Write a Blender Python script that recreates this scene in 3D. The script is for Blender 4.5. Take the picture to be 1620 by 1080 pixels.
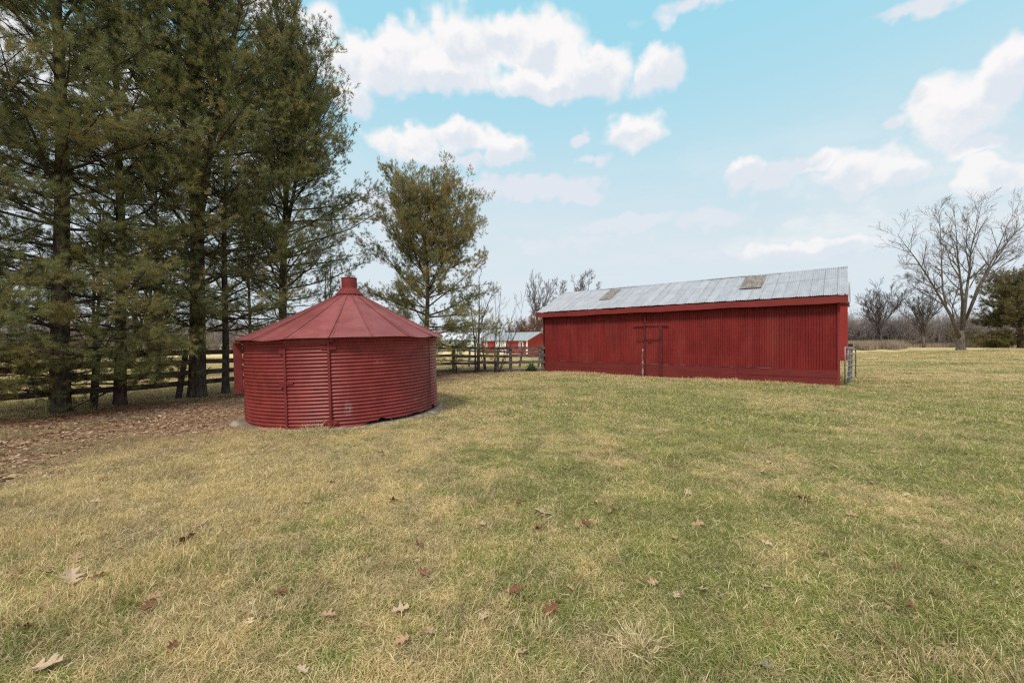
import bpy, math, random
import numpy as np
from mathutils import Vector, Matrix

for _o in list(bpy.data.objects):
    bpy.data.objects.remove(_o)
S = bpy.context.scene
COL = S.collection
R = math.radians
rng = np.random.default_rng(7)
random.seed(7)

# ------------------------------------------------------------------ camera
FPX, HOR, EYE = 640.0, 543.0, 1.6          # focal length in photo pixels, horizon row, eye height
cd = bpy.data.cameras.new('camera')
cam = bpy.data.objects.new('camera', cd); COL.objects.link(cam)
cd.sensor_width = 36; cd.lens = 36 * FPX / 1620
cd.shift_y = (HOR - 540) / 1620
cd.clip_start = 0.05; cd.clip_end = 3000
cam.location = (0, 0, EYE); cam.rotation_euler = (R(90), 0, 0)
S.camera = cam

# ------------------------------------------------------------------ exposure, sun
S.view_settings.view_transform = 'Standard'
S.view_settings.look = 'None'
S.view_settings.exposure = 0.22
S.view_settings.gamma = 1.0
S.render.engine = 'CYCLES'
S.cycles.max_bounces = 5
S.cycles.filter_width = 1.25
S.cycles.use_denoising = False
S.cycles.diffuse_bounces = 3
S.cycles.transparent_max_bounces = 4
SUN_EL, SUN_AZ = R(52), R(200)              # azimuth clockwise from +Y (camera looks along +Y)
sl = bpy.data.lights.new('sun', 'SUN'); sl.energy = 2.3; sl.angle = R(12); sl.color = (1, .95, .87)
sun = bpy.data.objects.new('sun', sl); COL.objects.link(sun)
sd = Vector((math.sin(SUN_AZ) * math.cos(SUN_EL), math.cos(SUN_AZ) * math.cos(SUN_EL), math.sin(SUN_EL)))
sun.rotation_euler = sd.to_track_quat('Z', 'Y').to_euler(); sun.location = sd * 60

# ------------------------------------------------------------------ node helpers
class NT:
    def __init__(s, nt): s.nt = nt; s.n = nt.nodes; s.l = nt.links
    def new(s, t, **kw):
        n = s.n.new(t)
        for k, v in kw.items(): setattr(n, k, v)
        return n
    def put(s, sock, v):
        if hasattr(v, 'links'): s.l.new(v, sock)
        elif v is not None:
            if sock.type == 'RGBA' and len(v) == 3: v = (*v, 1)
            sock.default_value = v
    def math(s, op, a, b=None, c=None, clamp=False):
        n = s.new('ShaderNodeMath', operation=op, use_clamp=clamp)
        s.put(n.inputs[0], a)
        if b is not None: s.put(n.inputs[1], b)
        if c is not None: s.put(n.inputs[2], c)
        return n.outputs[0]
    def vec(s, op, a, b=None):
        n = s.new('ShaderNodeVectorMath', operation=op); s.put(n.inputs[0], a)
        if b is not None: s.put(n.inputs[1], b)
        return n.outputs['Value'] if op in ('LENGTH', 'DOT_PRODUCT') else n.outputs[0]
    def mix(s, f, a, b, bt='MIX'):
        n = s.new('ShaderNodeMix', data_type='RGBA', blend_type=bt)
        s.put(n.inputs[0], f); s.put(n.inputs[6], a); s.put(n.inputs[7], b)
        return n.outputs[2]
    def rng(s, v, a, b, c=0, d=1, smooth=True):
        n = s.new('ShaderNodeMapRange', interpolation_type='SMOOTHSTEP' if smooth else 'LINEAR')
        s.put(n.inputs[0], v); n.inputs[1].default_value = a; n.inputs[2].default_value = b
        n.inputs[3].default_value = c; n.inputs[4].default_value = d
        return n.outputs[0]
    def noise(s, vec, scale, detail=3, rough=.55, dist=0, col=False):
        n = s.new('ShaderNodeTexNoise'); s.put(n.inputs['Vector'], vec)
        n.inputs['Scale'].default_value = scale; n.inputs['Detail'].default_value = detail
        n.inputs['Roughness'].default_value = rough; n.inputs['Distortion'].default_value = dist
        return n.outputs['Color'] if col else n.outputs[0]
    def mul(s, vec, v): return s.vec('MULTIPLY', vec, v)
    def pos(s): return s.new('ShaderNodeNewGeometry').outputs['Position']
    def obj(s): return s.new('ShaderNodeTexCoord').outputs['Object']
    def attr(s, name): return s.new('ShaderNodeAttribute', attribute_name=name)
    def bump(s, h, strength=.4, dist=.01):
        n = s.new('ShaderNodeBump'); n.inputs['Strength'].default_value = strength
        n.inputs['Distance'].default_value = dist; s.put(n.inputs['Height'], h); return n.outputs[0]

def mat(name):
    m = bpy.data.materials.new(name); m.use_nodes = True
    m.node_tree.nodes.clear(); return m, NT(m.node_tree)
def finish(t, color, rough=.8, normal=None, metal=0, spec=.3, translucent=0):
    b = t.new('ShaderNodeBsdfPrincipled'); o = t.new('ShaderNodeOutputMaterial')
    t.put(b.inputs['Base Color'], color); t.put(b.inputs['Roughness'], rough)
    t.put(b.inputs['Metallic'], metal); b.inputs['Specular IOR Level'].default_value = spec
    if normal is not None: t.put(b.inputs['Normal'], normal)
    if translucent:
        tr = t.new('ShaderNodeBsdfTranslucent'); t.put(tr.inputs[0], color)
        mx = t.new('ShaderNodeMixShader'); mx.inputs[0].default_value = translucent
        t.l.new(b.outputs[0], mx.inputs[1]); t.l.new(tr.outputs[0], mx.inputs[2]); t.l.new(mx.outputs[0], o.inputs[0])
    else:
        t.l.new(b.outputs[0], o.inputs[0])

# ------------------------------------------------------------------ world: Nishita sky with cumulus clouds
W = bpy.data.worlds.new('World'); S.world = W; W.use_nodes = True
t = NT(W.node_tree); t.n.clear()
sky = t.new('ShaderNodeTexSky', sky_type='NISHITA'); sky.sun_disc = False
sky.sun_elevation = SUN_EL; sky.sun_rotation = SUN_AZ; sky.air_density = 1.0; sky.dust_density = 2.0; sky.ozone_density = 1.0
gen = t.new('ShaderNodeTexCoord').outputs['Generated']
sep = t.new('ShaderNodeSeparateXYZ'); t.put(sep.inputs[0], gen)
az = t.math('ARCTAN2', sep.outputs[0], sep.outputs[1])
el = t.math('ARCSINE', sep.outputs[2])
comb = t.new('ShaderNodeCombineXYZ'); t.put(comb.inputs[0], az); t.put(comb.inputs[1], el)
warp1 = t.noise(gen, 9, 4, .6, col=True)
warp2 = t.noise(gen, 22, 2, .5, col=True)
w = t.vec('ADD', t.mul(t.vec('SUBTRACT', warp1, (.5, .5, .5)), (.10, .07, 0)), t.mul(t.vec('SUBTRACT', warp2, (.5, .5, .5)), (.050, .040, 0)))
uv = t.vec('ADD', comb.outputs[0], w)
CLOUDS = [  # cloud puffs: photo-derived direction (column, row), half width, half height, weight
 (640,95,92,62,1), (600,110,70,50,1), (735,85,85,78,1), (800,70,70,62,1), (860,80,80,72,1), (930,118,100,50,1), (1040,112,58,52,1), (870,135,130,30,.9),(700,125,150,35,.9),
 (555,150,45,32,.9), (560,95,55,40,.9),
 (478,40,75,55,1), (430,20,80,60,1),(500,100,60,30,.7),
 (645,228,72,38,1), (730,216,48,28,1), (797,238,52,32,1), (705,250,105,16,.7),
 (1008,212,60,32,1), (925,216,26,12,.5), (940,252,36,10,.45),
 (1172,272,45,32,.95), (1225,290,50,22,.8), (1235,262,40,20,.8), (1345,270,90,38,1), (1420,276,60,38,1), (1280,258,60,22,.8), (1360,300,60,18,.66),
 (1590,130,75,75,1), (1530,175,95,72,1), (1480,150,55,40,.85), (1560,230,100,22,.8), (1410,200,40,18,.66),(1640,90,70,60,1),
 (1570,278,105,32,.95), (850,298,120,24,.85), (920,308,60,14,.7), (1000,352,120,18,.8), (1300,388,150,20,.9), (1130,345,95,20,.8), (760,290,60,20,.7),
 (1480,-8,150,18,.8), (1150,-14,180,20,.6), (900,385,160,18,.55), (620,330,130,40,.7), (300,200,260,120,.9), (120,420,300,90,.85), (-40,80,200,140,.9), (1120,400,200,18,.5),
]
field = None; lift = None
for (px, py, hw, hh, wt) in CLOUDS:
    x = px - 810; y = HOR - py; az0 = math.atan(x / FPX); k = math.cos(az0)
    el0 = math.atan(y / FPX * k)
    raz = hw / FPX * k * k * 1.08; rel = hh / FPX * k * (math.cos(el0) ** 2) * 1.12
    dv = t.mul(t.vec('SUBTRACT', uv, (az0, el0, 0)), (1 / raz, 1 / rel, 0)); d = t.vec('LENGTH', dv)
    if wt >= .9:
        q = t.math('SUBTRACT', 1.0, t.vec('LENGTH', t.vec('SUBTRACT', dv, (-.12, .42, 0))))
        lift = q if lift is None else t.math('SMOOTH_MAX', lift, q, .12)
    v = t.math('MULTIPLY', t.math('SUBTRACT', 1.0, d), wt)
    field = v if field is None else t.math('SMOOTH_MAX', field, v, .12)
# clouds in the rest of the sky, outside the view
gc = t.noise(t.mul(gen, (1, 1, 2.2)), 2.2, 5, .6)
away = t.math('MAXIMUM', t.rng(sep.outputs[1], .25, -.15), t.rng(el, .75, .95))
gfield = t.math('SUBTRACT', t.math('MULTIPLY', t.rng(gc, .35, .62), away), t.math('MULTIPLY', t.math('SUBTRACT', 1.0, away), 1.0))
field = t.math('MAXIMUM', field, gfield)
lit = t.math('SUBTRACT', lift, field)
fb = t.noise(gen, 18, 6, .62)
def billow(scale):
    vo = t.new('ShaderNodeTexVoronoi', feature='SMOOTH_F1'); vo.inputs['Scale'].default_value = scale; vo.inputs['Smoothness'].default_value = .25
    t.put(vo.inputs['Vector'], t.vec('ADD', gen, t.mul(t.vec('SUBTRACT', warp2, (.5, .5, .5)), (.035, .035, .035)))); return t.math('SUBTRACT', .5, vo.outputs['Distance'])
puff = t.math('ADD', t.math('MULTIPLY', billow(16), .32), t.math('MULTIPLY', billow(38), .20))
field2 = t.math('ADD', t.math('ADD', field, t.math('MULTIPLY', t.math('SUBTRACT', fb, .5), .34)), puff)
dens = t.math('MULTIPLY', t.rng(field2, .03, .44), t.rng(el, .02, .42, .75, 1))
veil = t.math('MULTIPLY', t.rng(t.noise(t.mul(gen, (1, 1, 5)), 4, 5, .6), .22, .70), t.rng(el, .50, .14))
dens = t.math('MAXIMUM', dens, t.math('MULTIPLY', veil, .72))
shade = t.rng(t.math('ADD', t.math('MULTIPLY', t.noise(t.vec('ADD', gen, (0, 0, .02)), 15, 5, .62), 1.3), t.math('MULTIPLY', lit, -.75)), .50, 1.0)
ccol = t.mix(shade, (8.3, 8.15, 8.15), (6.5, 6.95, 7.55))
skyc = t.mix(1.0, sky.outputs[0], (.85, .95, .88), 'MULTIPLY')
haze = t.rng(el, .70, .10)
skyc = t.mix(haze, t.mix(.94, skyc, (3.15, 6.3, 7.65)), (6.0, 6.9, 7.35))
fin = t.mix(dens, skyc, ccol)
bg = t.new('ShaderNodeBackground'); t.put(bg.inputs[0], fin); bg.inputs[1].default_value = 0.099
wo = t.new('ShaderNodeOutputWorld'); t.l.new(bg.outputs[0], wo.inputs[0])
W.cycles.sampling_method = 'MANUAL'; W.cycles.sample_map_resolution = 512

# ------------------------------------------------------------------ mesh helpers
class MB:
    def __init__(s): s.v = []; s.f = []; s.n = 0; s.a = {}
    def add(s, V, *Fs, **attrs):
        V = np.asarray(V, float).reshape(-1, 3)
        for F in Fs:
            F = np.asarray(F, np.int64)
            if len(F): s.f.append(F + s.n)
        for k, val in attrs.items():
            s.a.setdefault(k, []).append((s.n, np.broadcast_to(np.asarray(val, float), (len(V),))))
        s.v.append(V); s.n += len(V); return s
    def box(s, c, size, M=None):
        h = np.array(size) / 2
        V = np.array([[x, y, z] for x in (-1, 1) for y in (-1, 1) for z in (-1, 1)]) * h
        if M is not None: V = V @ np.array(M.to_3x3()).T
        V = V + np.array(c)
        return s.add(V, [[0, 1, 3, 2], [4, 6, 7, 5], [0, 4, 5, 1], [2, 3, 7, 6], [0, 2, 6, 4], [1, 5, 7, 3]])
    def beam(s, a, b, w, h, up=(0, 0, 1)):
        a = Vector(a); b = Vector(b); d = (b - a); L = d.length; d.normalize()
        u = Vector(up); x = d.cross(u)
        if x.length < 1e-4: x = d.cross(Vector((0, 1, 0)))
        x.normalize(); z = x.cross(d).normalized()
        M = Matrix((x, d, z)).transposed()
        return s.box((a + b) / 2, (w, L, h), M)
    def tube(s, pts, radii, n=10, cap=True):
        P = np.asarray(pts, float); k = len(P); radii = np.broadcast_to(radii, (k,))
        T = np.gradient(P, axis=0); T /= np.linalg.norm(T, axis=1)[:, None] + 1e-12
        ref = np.array([0, 0, 1.]) if abs(T[0][2]) < .9 else np.array([1., 0, 0])
        V = []
        x = np.cross(T[0], ref); x /= np.linalg.norm(x)
        for i in range(k):
            x = x - T[i] * x.dot(T[i]); x /= np.linalg.norm(x); y = np.cross(T[i], x)
            a = np.arange(n) * 2 * math.pi / n
            V.append(P[i] + radii[i] * (np.cos(a)[:, None] * x + np.sin(a)[:, None] * y))
        V = np.concatenate(V)
        F = [[i * n + j, i * n + (j + 1) % n, (i + 1) * n + (j + 1) % n, (i + 1) * n + j] for i in range(k - 1) for j in range(n)]
        s.add(V, F)
        if cap:
            c0 = s.n
            s.add(np.array([P[0], P[-1]]))
            b = c0 - k * n
            F3 = [[b + (j + 1) % n, b + j, c0] for j in range(n)] + [[b + (k - 1) * n + j, b + (k - 1) * n + (j + 1) % n, c0 + 1] for j in range(n)]
            s.f.append(np.array(F3))
        return s
    def segs(s, A, B, ra, rb, n=3):
        A = np.asarray(A, float); B = np.asarray(B, float); N = len(A)
        if N == 0: return s
        ra = np.broadcast_to(ra, (N,)); rb = np.broadcast_to(rb, (N,))
        D = B - A; D /= np.linalg.norm(D, axis=1)[:, None] + 1e-12
        ref = np.where(np.abs(D[:, 2:3]) < .9, np.array([[0, 0, 1.]]), np.array([[1., 0, 0]]))
        X = np.cross(D, ref); X /= np.linalg.norm(X, axis=1)[:, None] + 1e-12; Y = np.cross(D, X)
        a = np.arange(n) * 2 * math.pi / n
        ring = X[:, None, :] * np.cos(a)[None, :, None] + Y[:, None, :] * np.sin(a)[None, :, None]
        V = np.stack([A[:, None] + ring * ra[:, None, None], B[:, None] + ring * rb[:, None, None]], 1).reshape(-1, 3)
        base = (np.arange(N) * 2 * n)[:, None]
        j = np.arange(n)[None]; j2 = (j + 1) % n
        F = np.stack([base + j, base + j2, base + n + j2, base + n + j], -1).reshape(-1, 4)
        return s.add(V, F)
    def build(s, name, m, parent=None, smooth=False):
        me = bpy.data.meshes.new(name)
        V = np.concatenate(s.v) if s.v else np.zeros((0, 3))
        me.vertices.add(len(V)); me.vertices.foreach_set('co', V.ravel())
        if s.f:
            tot = np.concatenate([np.full(len(F), F.shape[1]) for F in s.f])
            li = np.concatenate([F.ravel() for F in s.f])
            me.loops.add(len(li)); me.loops.foreach_set('vertex_index', li.astype(np.int32))
            me.polygons.add(len(tot))
            me.polygons.foreach_set('loop_start', np.concatenate([[0], np.cumsum(tot)[:-1]]).astype(np.int32))
            me.polygons.foreach_set('use_smooth', np.full(len(tot), bool(smooth)))
        me.update(calc_edges=True)
        for k, parts in s.a.items():
            at = me.attributes.new(k, 'FLOAT', 'POINT'); buf = np.zeros(len(V), np.float32)
            for (o, val) in parts: buf[o:o + len(val)] = val
            at.data.foreach_set('value', buf)
        if m is not None: me.materials.append(m)
        o = bpy.data.objects.new(name, me); COL.objects.link(o)
        if parent is not None: o.parent = parent
        return o

def tag(o, label=None, cat=None, group=None, kind=None):
    if label: o['label'] = label
    if cat: o['category'] = cat
    if group: o['group'] = group
    if kind: o['kind'] = kind
    return o
def thing(name, loc, label, cat, rot=(0, 0, 0), group=None):
    o = bpy.data.objects.new(name, None); COL.objects.link(o); o.location = loc; o.rotation_euler = rot
    o.empty_display_size = .3
    return tag(o, label, cat, group)

def sstep(x, a, b):
    k = np.clip((np.asarray(x, float) - a) / (b - a), 0, 1); return k * k * (3 - 2 * k)
def ground_z(x, y):
    x = np.asarray(x, float); y = np.asarray(y, float)
    z = .95 * sstep(x, 12, 62) * sstep(y, 6, 34)
    z = z + .02 * np.sin(x * .55 + 1.3) * np.sin(y * .43) * sstep(np.hypot(x, y), 3, 9)
    z = z + .35 * np.sin(x * .021 + .5) * np.sin(y * .017) * sstep(np.hypot(x, y), 70, 160)
    return z
def at(px, depth, z=None):
    x = (px - 810) / FPX * depth
    return (x, depth, float(ground_z(x, depth)) if z is None else z)
def at_row(px, py, depth): return np.array([(px - 810) / FPX * depth, depth, EYE + (HOR - py) / FPX * depth])
def on_ground(px, py):
    d = EYE * FPX / (py - HOR)
    for _ in range(6):
        x = (px - 810) / FPX * d; d = (EYE - float(ground_z(x, d))) * FPX / (py - HOR)
    return (x, d, float(ground_z(x, d)))

# ------------------------------------------------------------------ materials
def litter_mask_np(x, y):
    # signed distance from the lawn edge into the strip of needles and leaves below the pines
    edge = np.interp(y, [0, 4.7, 5.8, 7, 8, 11, 15, 19.5, 30], [-7.6, -6.4, -6.0, -5.5, -4.2, -3.2, -2.6, -1.6, -1.0])
    fence = np.interp(y, [0, 6.4, 8.2, 10.04, 11.8, 13.6, 22.7, 30], [-13, -11.75, -11.1, -10.4, -9.75, -8.8, -3.9, 0.5])
    return np.minimum(edge - x, (x - fence) + .5)
def n_piece(t, val, xs, ys):
    c = t.new('ShaderNodeFloatCurve'); lo, hi = xs[0], xs[-1]; ylo, yhi = min(ys), max(ys)
    cu = c.mapping.curves[0]
    for i, (a, b) in enumerate(zip(xs, ys)):
        p = ((a - lo) / (hi - lo), (b - ylo) / (yhi - ylo))
        if i == 0: cu.points[0].location = p
        elif i == len(xs) - 1: cu.points[-1].location = p
        else: cu.points.new(*p)
    for p in cu.points: p.handle_type = 'VECTOR'
    c.mapping.update()
    t.put(c.inputs['Value'], t.rng(val, lo, hi, smooth=False))
    return t.rng(c.outputs[0], 0, 1, ylo, yhi, smooth=False)
def lawn_fields(t):
    p = t.pos(); sp = t.new('ShaderNodeSeparateXYZ'); t.put(sp.inputs[0], p)
    x, y = sp.outputs[0], sp.outputs[1]
    edge = n_piece(t, y, [0, 4.7, 5.8, 7, 8, 11, 15, 19.5, 30], [-7.6, -6.4, -6.0, -5.5, -4.2, -3.2, -2.6, -1.6, -1.0])
    fence = n_piece(t, y, [0, 6.4, 8.2, 10.04, 11.8, 13.6, 22.7, 30], [-13, -11.75, -11.1, -10.4, -9.75, -8.8, -3.9, .5])
    d = t.math('MINIMUM', t.math('SUBTRACT', edge, x), t.math('ADD', t.math('SUBTRACT', x, fence), .5))
    d = t.math('ADD', d, t.math('MULTIPLY', t.math('SUBTRACT', t.noise(p, 1.3, 4, .6), .5), 2.2))
    litter = t.rng(d, -1.5, 1.4)
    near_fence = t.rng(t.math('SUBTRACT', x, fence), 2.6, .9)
    g1 = t.noise(p, .33, 3, .5); g2 = t.noise(p, 1.15, 4, .6); g3 = t.noise(t.mul(p, (.16, 1.0, 1)), .55, 3, .6)
    far = t.rng(y, 9, 22)
    g4 = t.noise(p, 3.6, 4, .65)
    g = t.math('ADD', t.math('ADD', t.math('MULTIPLY', g1, .36), t.math('MULTIPLY', g2, .34)), t.math('MULTIPLY', g4, .30))
    g = t.math('ADD', t.math('MULTIPLY', g, t.math('SUBTRACT', 1.0, far)), t.math('MULTIPLY', t.math('ADD', t.math('MULTIPLY', g3, .65), t.math('MULTIPLY', g2, .35)), far))
    side = t.rng(x, -4.5, 2.5, -.085, .035)
    g = t.math('ADD', g, t.math('ADD', side, t.math('MULTIPLY', far, -.075)))
    green = t.rng(g, .42, .57)
    return p, y, litter, near_fence, green
def make_ground_mat():
    m, t = mat('lawn_soil')
    p, y, litter, nf, green = lawn_fields(t)
    fine = t.noise(p, 60, 4, .7); mid = t.noise(p, 14, 4, .65)
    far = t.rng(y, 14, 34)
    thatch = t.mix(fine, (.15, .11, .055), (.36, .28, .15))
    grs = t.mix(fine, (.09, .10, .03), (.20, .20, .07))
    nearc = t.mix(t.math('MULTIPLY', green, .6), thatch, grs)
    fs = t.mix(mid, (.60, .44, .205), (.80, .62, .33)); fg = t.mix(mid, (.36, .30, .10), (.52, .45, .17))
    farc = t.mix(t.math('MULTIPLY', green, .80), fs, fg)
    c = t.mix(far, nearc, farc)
    lc = t.mix(t.rng(fine, .35, .65), (.23, .14, .085), (.50, .33, .215))
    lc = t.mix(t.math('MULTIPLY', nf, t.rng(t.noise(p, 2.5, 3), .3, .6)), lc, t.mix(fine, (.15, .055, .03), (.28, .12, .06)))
    c = t.mix(litter, c, lc)
    finish(t, c, .95, t.bump(fine, .6, .02), spec=.1); return m
def make_grass_mat():
    m, t = mat('grass_blade')
    p, y, litter, nf, green = lawn_fields(t)
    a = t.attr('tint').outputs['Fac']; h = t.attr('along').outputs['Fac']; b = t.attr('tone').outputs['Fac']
    g = t.math('SUBTRACT', t.math('MULTIPLY', green, .56), t.math('MULTIPLY', litter, .4))
    isg = t.math('GREATER_THAN', t.math('ADD', g, .10), a)
    straw = t.mix(b, (.52, .38, .18), (.96, .785, .48))
    brn = t.math('MULTIPLY', t.rng(t.noise(p, 5.5, 4, .65), .50, .68), t.math('GREATER_THAN', t.math('FRACT', t.math('MULTIPLY', b, 7.3)), .45))
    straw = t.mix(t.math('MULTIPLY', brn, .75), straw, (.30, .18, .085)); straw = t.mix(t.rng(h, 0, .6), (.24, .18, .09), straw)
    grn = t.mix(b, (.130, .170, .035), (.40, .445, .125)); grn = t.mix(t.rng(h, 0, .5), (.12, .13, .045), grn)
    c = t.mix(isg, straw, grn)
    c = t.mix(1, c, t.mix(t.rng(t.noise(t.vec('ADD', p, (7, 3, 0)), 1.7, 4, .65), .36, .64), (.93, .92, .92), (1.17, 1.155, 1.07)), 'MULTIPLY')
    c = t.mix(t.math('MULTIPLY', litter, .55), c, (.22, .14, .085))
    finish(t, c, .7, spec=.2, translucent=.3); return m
def two_tone(name, ca, cb, scale=6, rough=.8, detail=4, bump=.2, spec=.3, metal=0, stretch=None, extra=None, coord='obj', lo=.35, hi=.65, bd=.01):
    m, t = mat(name)
    v = t.obj() if coord == 'obj' else t.pos()
    if stretch: v = t.mul(v, stretch)
    n = t.noise(v, scale, detail, .62)
    c = t.mix(t.rng(n, lo, hi), ca, cb)
    if extra: c = extra(t, c)
    finish(t, c, rough, t.bump(n, bump, bd) if bump else None, metal, spec); return m

def red_extra(rust, scratch, dirt_scale=3):
    def f(t, c):
        v = t.obj()
        n = t.noise(t.mul(v, (1, 1, 3)), 5, 6, .7)
        c = t.mix(t.math('MULTIPLY', t.rng(n, .56, .72), rust), c, (.12, .045, .035))
        s = t.noise(t.mul(v, (1, 1, 2.5)), 16, 5, .75)
        c = t.mix(t.math('MULTIPLY', t.rng(s, .70, .76), scratch), c, (.45, .33, .31))
        d = t.noise(v, dirt_scale * .3, 4, .6)
        return t.mix(t.rng(d, .35, .7, 0, .4), c, t.mix(1, c, (.62, .56, .56), 'MULTIPLY'))
    return f
def bin_extra(t, c):
    c = red_extra(.6, .55)(t, c)
    v = t.obj()
    for (x, y, z, rx, rz, thr) in BIN_SCUFFS:
        d = t.vec('LENGTH', t.mul(t.vec('SUBTRACT', v, (x, y, z)), (1 / rx, 1 / rx, 1 / rz)))
        n = t.noise(t.mul(v, (1, 1, .9)), 34, 5, .75)
        k = t.math('MULTIPLY', t.rng(d, 1.0, .3), t.rng(n, thr, thr + .07))
        c = t.mix(t.math('MULTIPLY', k, .55), c, (.38, .28, .26))
    return c
def barn_extra(t, c):
    c = red_extra(.4, .3, 2)(t, c)
    sp = t.new('ShaderNodeSeparateXYZ'); t.put(sp.inputs[0], t.obj()); x, z = sp.outputs[0], sp.outputs[2]
    wn = t.new('ShaderNodeTexWhiteNoise', noise_dimensions='1D'); t.put(wn.inputs['W'], t.math('FLOOR', t.math('DIVIDE', x, .7695)))
    c = t.mix(1, c, t.mix(wn.outputs[0], (.92, .90, .90), (1.06, 1.08, 1.08)), 'MULTIPLY')
    row = t.rng(t.math('ABSOLUTE', t.math('SUBTRACT', t.math('FRACT', t.math('DIVIDE', t.math('SUBTRACT', z, .70), .62)), .5)), .035, .012)
    n = t.noise(t.mul(t.obj(), (1, .1, .6)), 22, 3, .7)
    c = t.mix(t.math('MULTIPLY', row, t.rng(n, .50, .66, 0, .35)), c, (.36, .16, .13))
    f = t.rng(t.noise(t.mul(t.obj(), (1, 1, .25)), 1.3, 4), .45, .75, 0, .5)
    return t.mix(f, c, (.29, .055, .045))
def bin_roof_extra(t, c):
    c = red_extra(.3, .1)(t, c)
    sp = t.new('ShaderNodeSeparateXYZ'); t.put(sp.inputs[0], t.obj())
    a = t.math('ARCTAN2', sp.outputs[0], t.math('MULTIPLY', sp.outputs[1], -1.0))
    k = t.math('FLOOR', t.math('DIVIDE', t.math('ADD', a, R(8) + 20 * math.pi), math.pi / 9))
    wn = t.new('ShaderNodeTexWhiteNoise', noise_dimensions='1D'); t.put(wn.inputs['W'], k)
    c = t.mix(1, c, t.mix(wn.outputs[0], (.88, .86, .86), (1.14, 1.2, 1.2)), 'MULTIPLY')
    f = t.rng(t.noise(t.mul(t.obj(), (1, 1, 2)), 3.2, 5, .65), .5, .75, 0, .2)
    return t.mix(f, c, (.38, .17, .155))
BIN_SCUFFS = [(.036 - .05, -2.05, .34, .10, .20, .46), (-.02, -2.05, .62, .06, .32, .56), (-.01, -2.05, 1.0, .05, .3, .60), (1.05, -1.75, .30, .10, .05, .5), (.55, -1.95, 1.18, .14, .05, .5), (1.3, -1.55, .35, .10, .06, .5)]
M = {}
M['ground'] = make_ground_mat(); M['grass'] = make_grass_mat()
M['bin_red'] = two_tone('bin_red_paint', (.215, .026, .0225), (.275, .039, .034), 4, .43, spec=.4, extra=bin_extra, bump=.05)
M['bin_roof'] = two_tone('bin_roof_paint', (.262, .063, .058), (.320, .086, .080), 3, .52, spec=.35, extra=bin_roof_extra, bump=.05)
M['bin_trim'] = two_tone('bin_trim_paint', (.180, .022, .020), (.235, .033, .030), 5, .6, extra=red_extra(.6, .3), bump=.05)
M['barn_red'] = two_tone('barn_red_paint', (.212, .0185, .0155), (.262, .026, .022), 2.5, .6, stretch=(1, 1, .35), extra=barn_extra, bump=.05)
M['barn_wood'] = two_tone('barn_painted_boards', (.145, .020, .018), (.225, .031, .027), 9, .8, stretch=(.3, 1, 9), extra=red_extra(.8, .5), bump=.4)
M['fascia'] = two_tone('fascia_red_board', (.225, .029, .025), (.275, .038, .032), 5, .7, stretch=(.3, 1, 9), extra=red_extra(.4, .3), bump=.2)
M['dark_red'] = two_tone('dark_red_frame', (.085, .016, .014), (.140, .026, .022), 5, .75, extra=red_extra(.6, .3))
M['concrete'] = two_tone('weathered_concrete', (.17, .130, .092), (.37, .30, .225), 7, .95, bump=1.0, detail=7, spec=.1)
M['wood'] = two_tone('weathered_fence_wood', (.085, .072, .062), (.23, .20, .175), 10, .9, stretch=(.4, .4, 1.2), bump=.6, detail=6, spec=.1)
M['dark_wood'] = two_tone('dark_stained_fence_wood', (.034, .027, .021), (.100, .082, .067), 10, .9, stretch=(.4, .4, 1.2), bump=.6, detail=6, spec=.1)
M['ledge'] = two_tone('worn_ledge_paint', (.12, .028, .024), (.20, .14, .115), 2.5, .85, stretch=(1, 1, 1), bump=.3, lo=.45, hi=.62)
M['grey_wood'] = two_tone('grey_post_wood', (.16, .15, .14), (.30, .29, .28), 10, .9, stretch=(1, 1, .2), bump=.5, detail=6, spec=.1)
M['white_rub'] = two_tone('peeled_pole_paint', (.22, .05, .045), (.50, .40, .38), 8, .85, stretch=(1, 1, .35), bump=.4, lo=.45, hi=.6)
M['bark'] = two_tone('pine_bark', (.040, .029, .022), (.125, .095, .075), 14, .95, stretch=(1, 1, .3), bump=1.0, detail=6, spec=.1, bd=.04)
M['bark_mid'] = two_tone('brown_grey_bark', (.075, .060, .052), (.19, .155, .135), 9, .95, stretch=(1, 1, .3), bump=.8, detail=6, spec=.1, bd=.03)
M['bark_pale'] = two_tone('grey_bark', (.10, .082, .070), (.24, .20, .175), 9, .95, stretch=(1, 1, .3), bump=.8, detail=6, spec=.1, bd=.03)
M['twig'] = two_tone('bare_twig_bark', (.088, .070, .066), (.16, .13, .122), 3, .95, bump=0, spec=.1)
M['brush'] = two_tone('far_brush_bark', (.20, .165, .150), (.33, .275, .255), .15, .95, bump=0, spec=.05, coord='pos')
M['olive_bark'] = two_tone('mossy_branch_bark', (.08, .075, .035), (.15, .14, .07), 4, .95, bump=0, spec=.1)
M['steel'] = two_tone('galvanised_tube', (.27, .28, .29), (.44, .45, .46), 12, .45, spec=.5, metal=.5, bump=.05)
M['white'] = two_tone('white_paint', (.70, .70, .70), (.80, .80, .79), 5, .6, bump=0)
M['shed_red'] = two_tone('shed_red_paint', (.30, .030, .026), (.37, .042, .035), 1.5, .7, bump=0)
M['shed_roof'] = two_tone('shed_roof_metal', (.28, .30, .305), (.37, .39, .395), 1, .5, bump=0, stretch=(3, .3, 1))
M['glass'] = two_tone('dark_glass', (.03, .035, .04), (.05, .06, .07), 3, .15, bump=0, spec=.6)
M['pale_metal'] = two_tone('pale_siding', (.58, .60, .63), (.70, .72, .74), 1, .6, bump=0)
M['interior'] = two_tone('dark_barn_interior', (.03, .02, .018), (.06, .04, .035), 3, .95)
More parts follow.
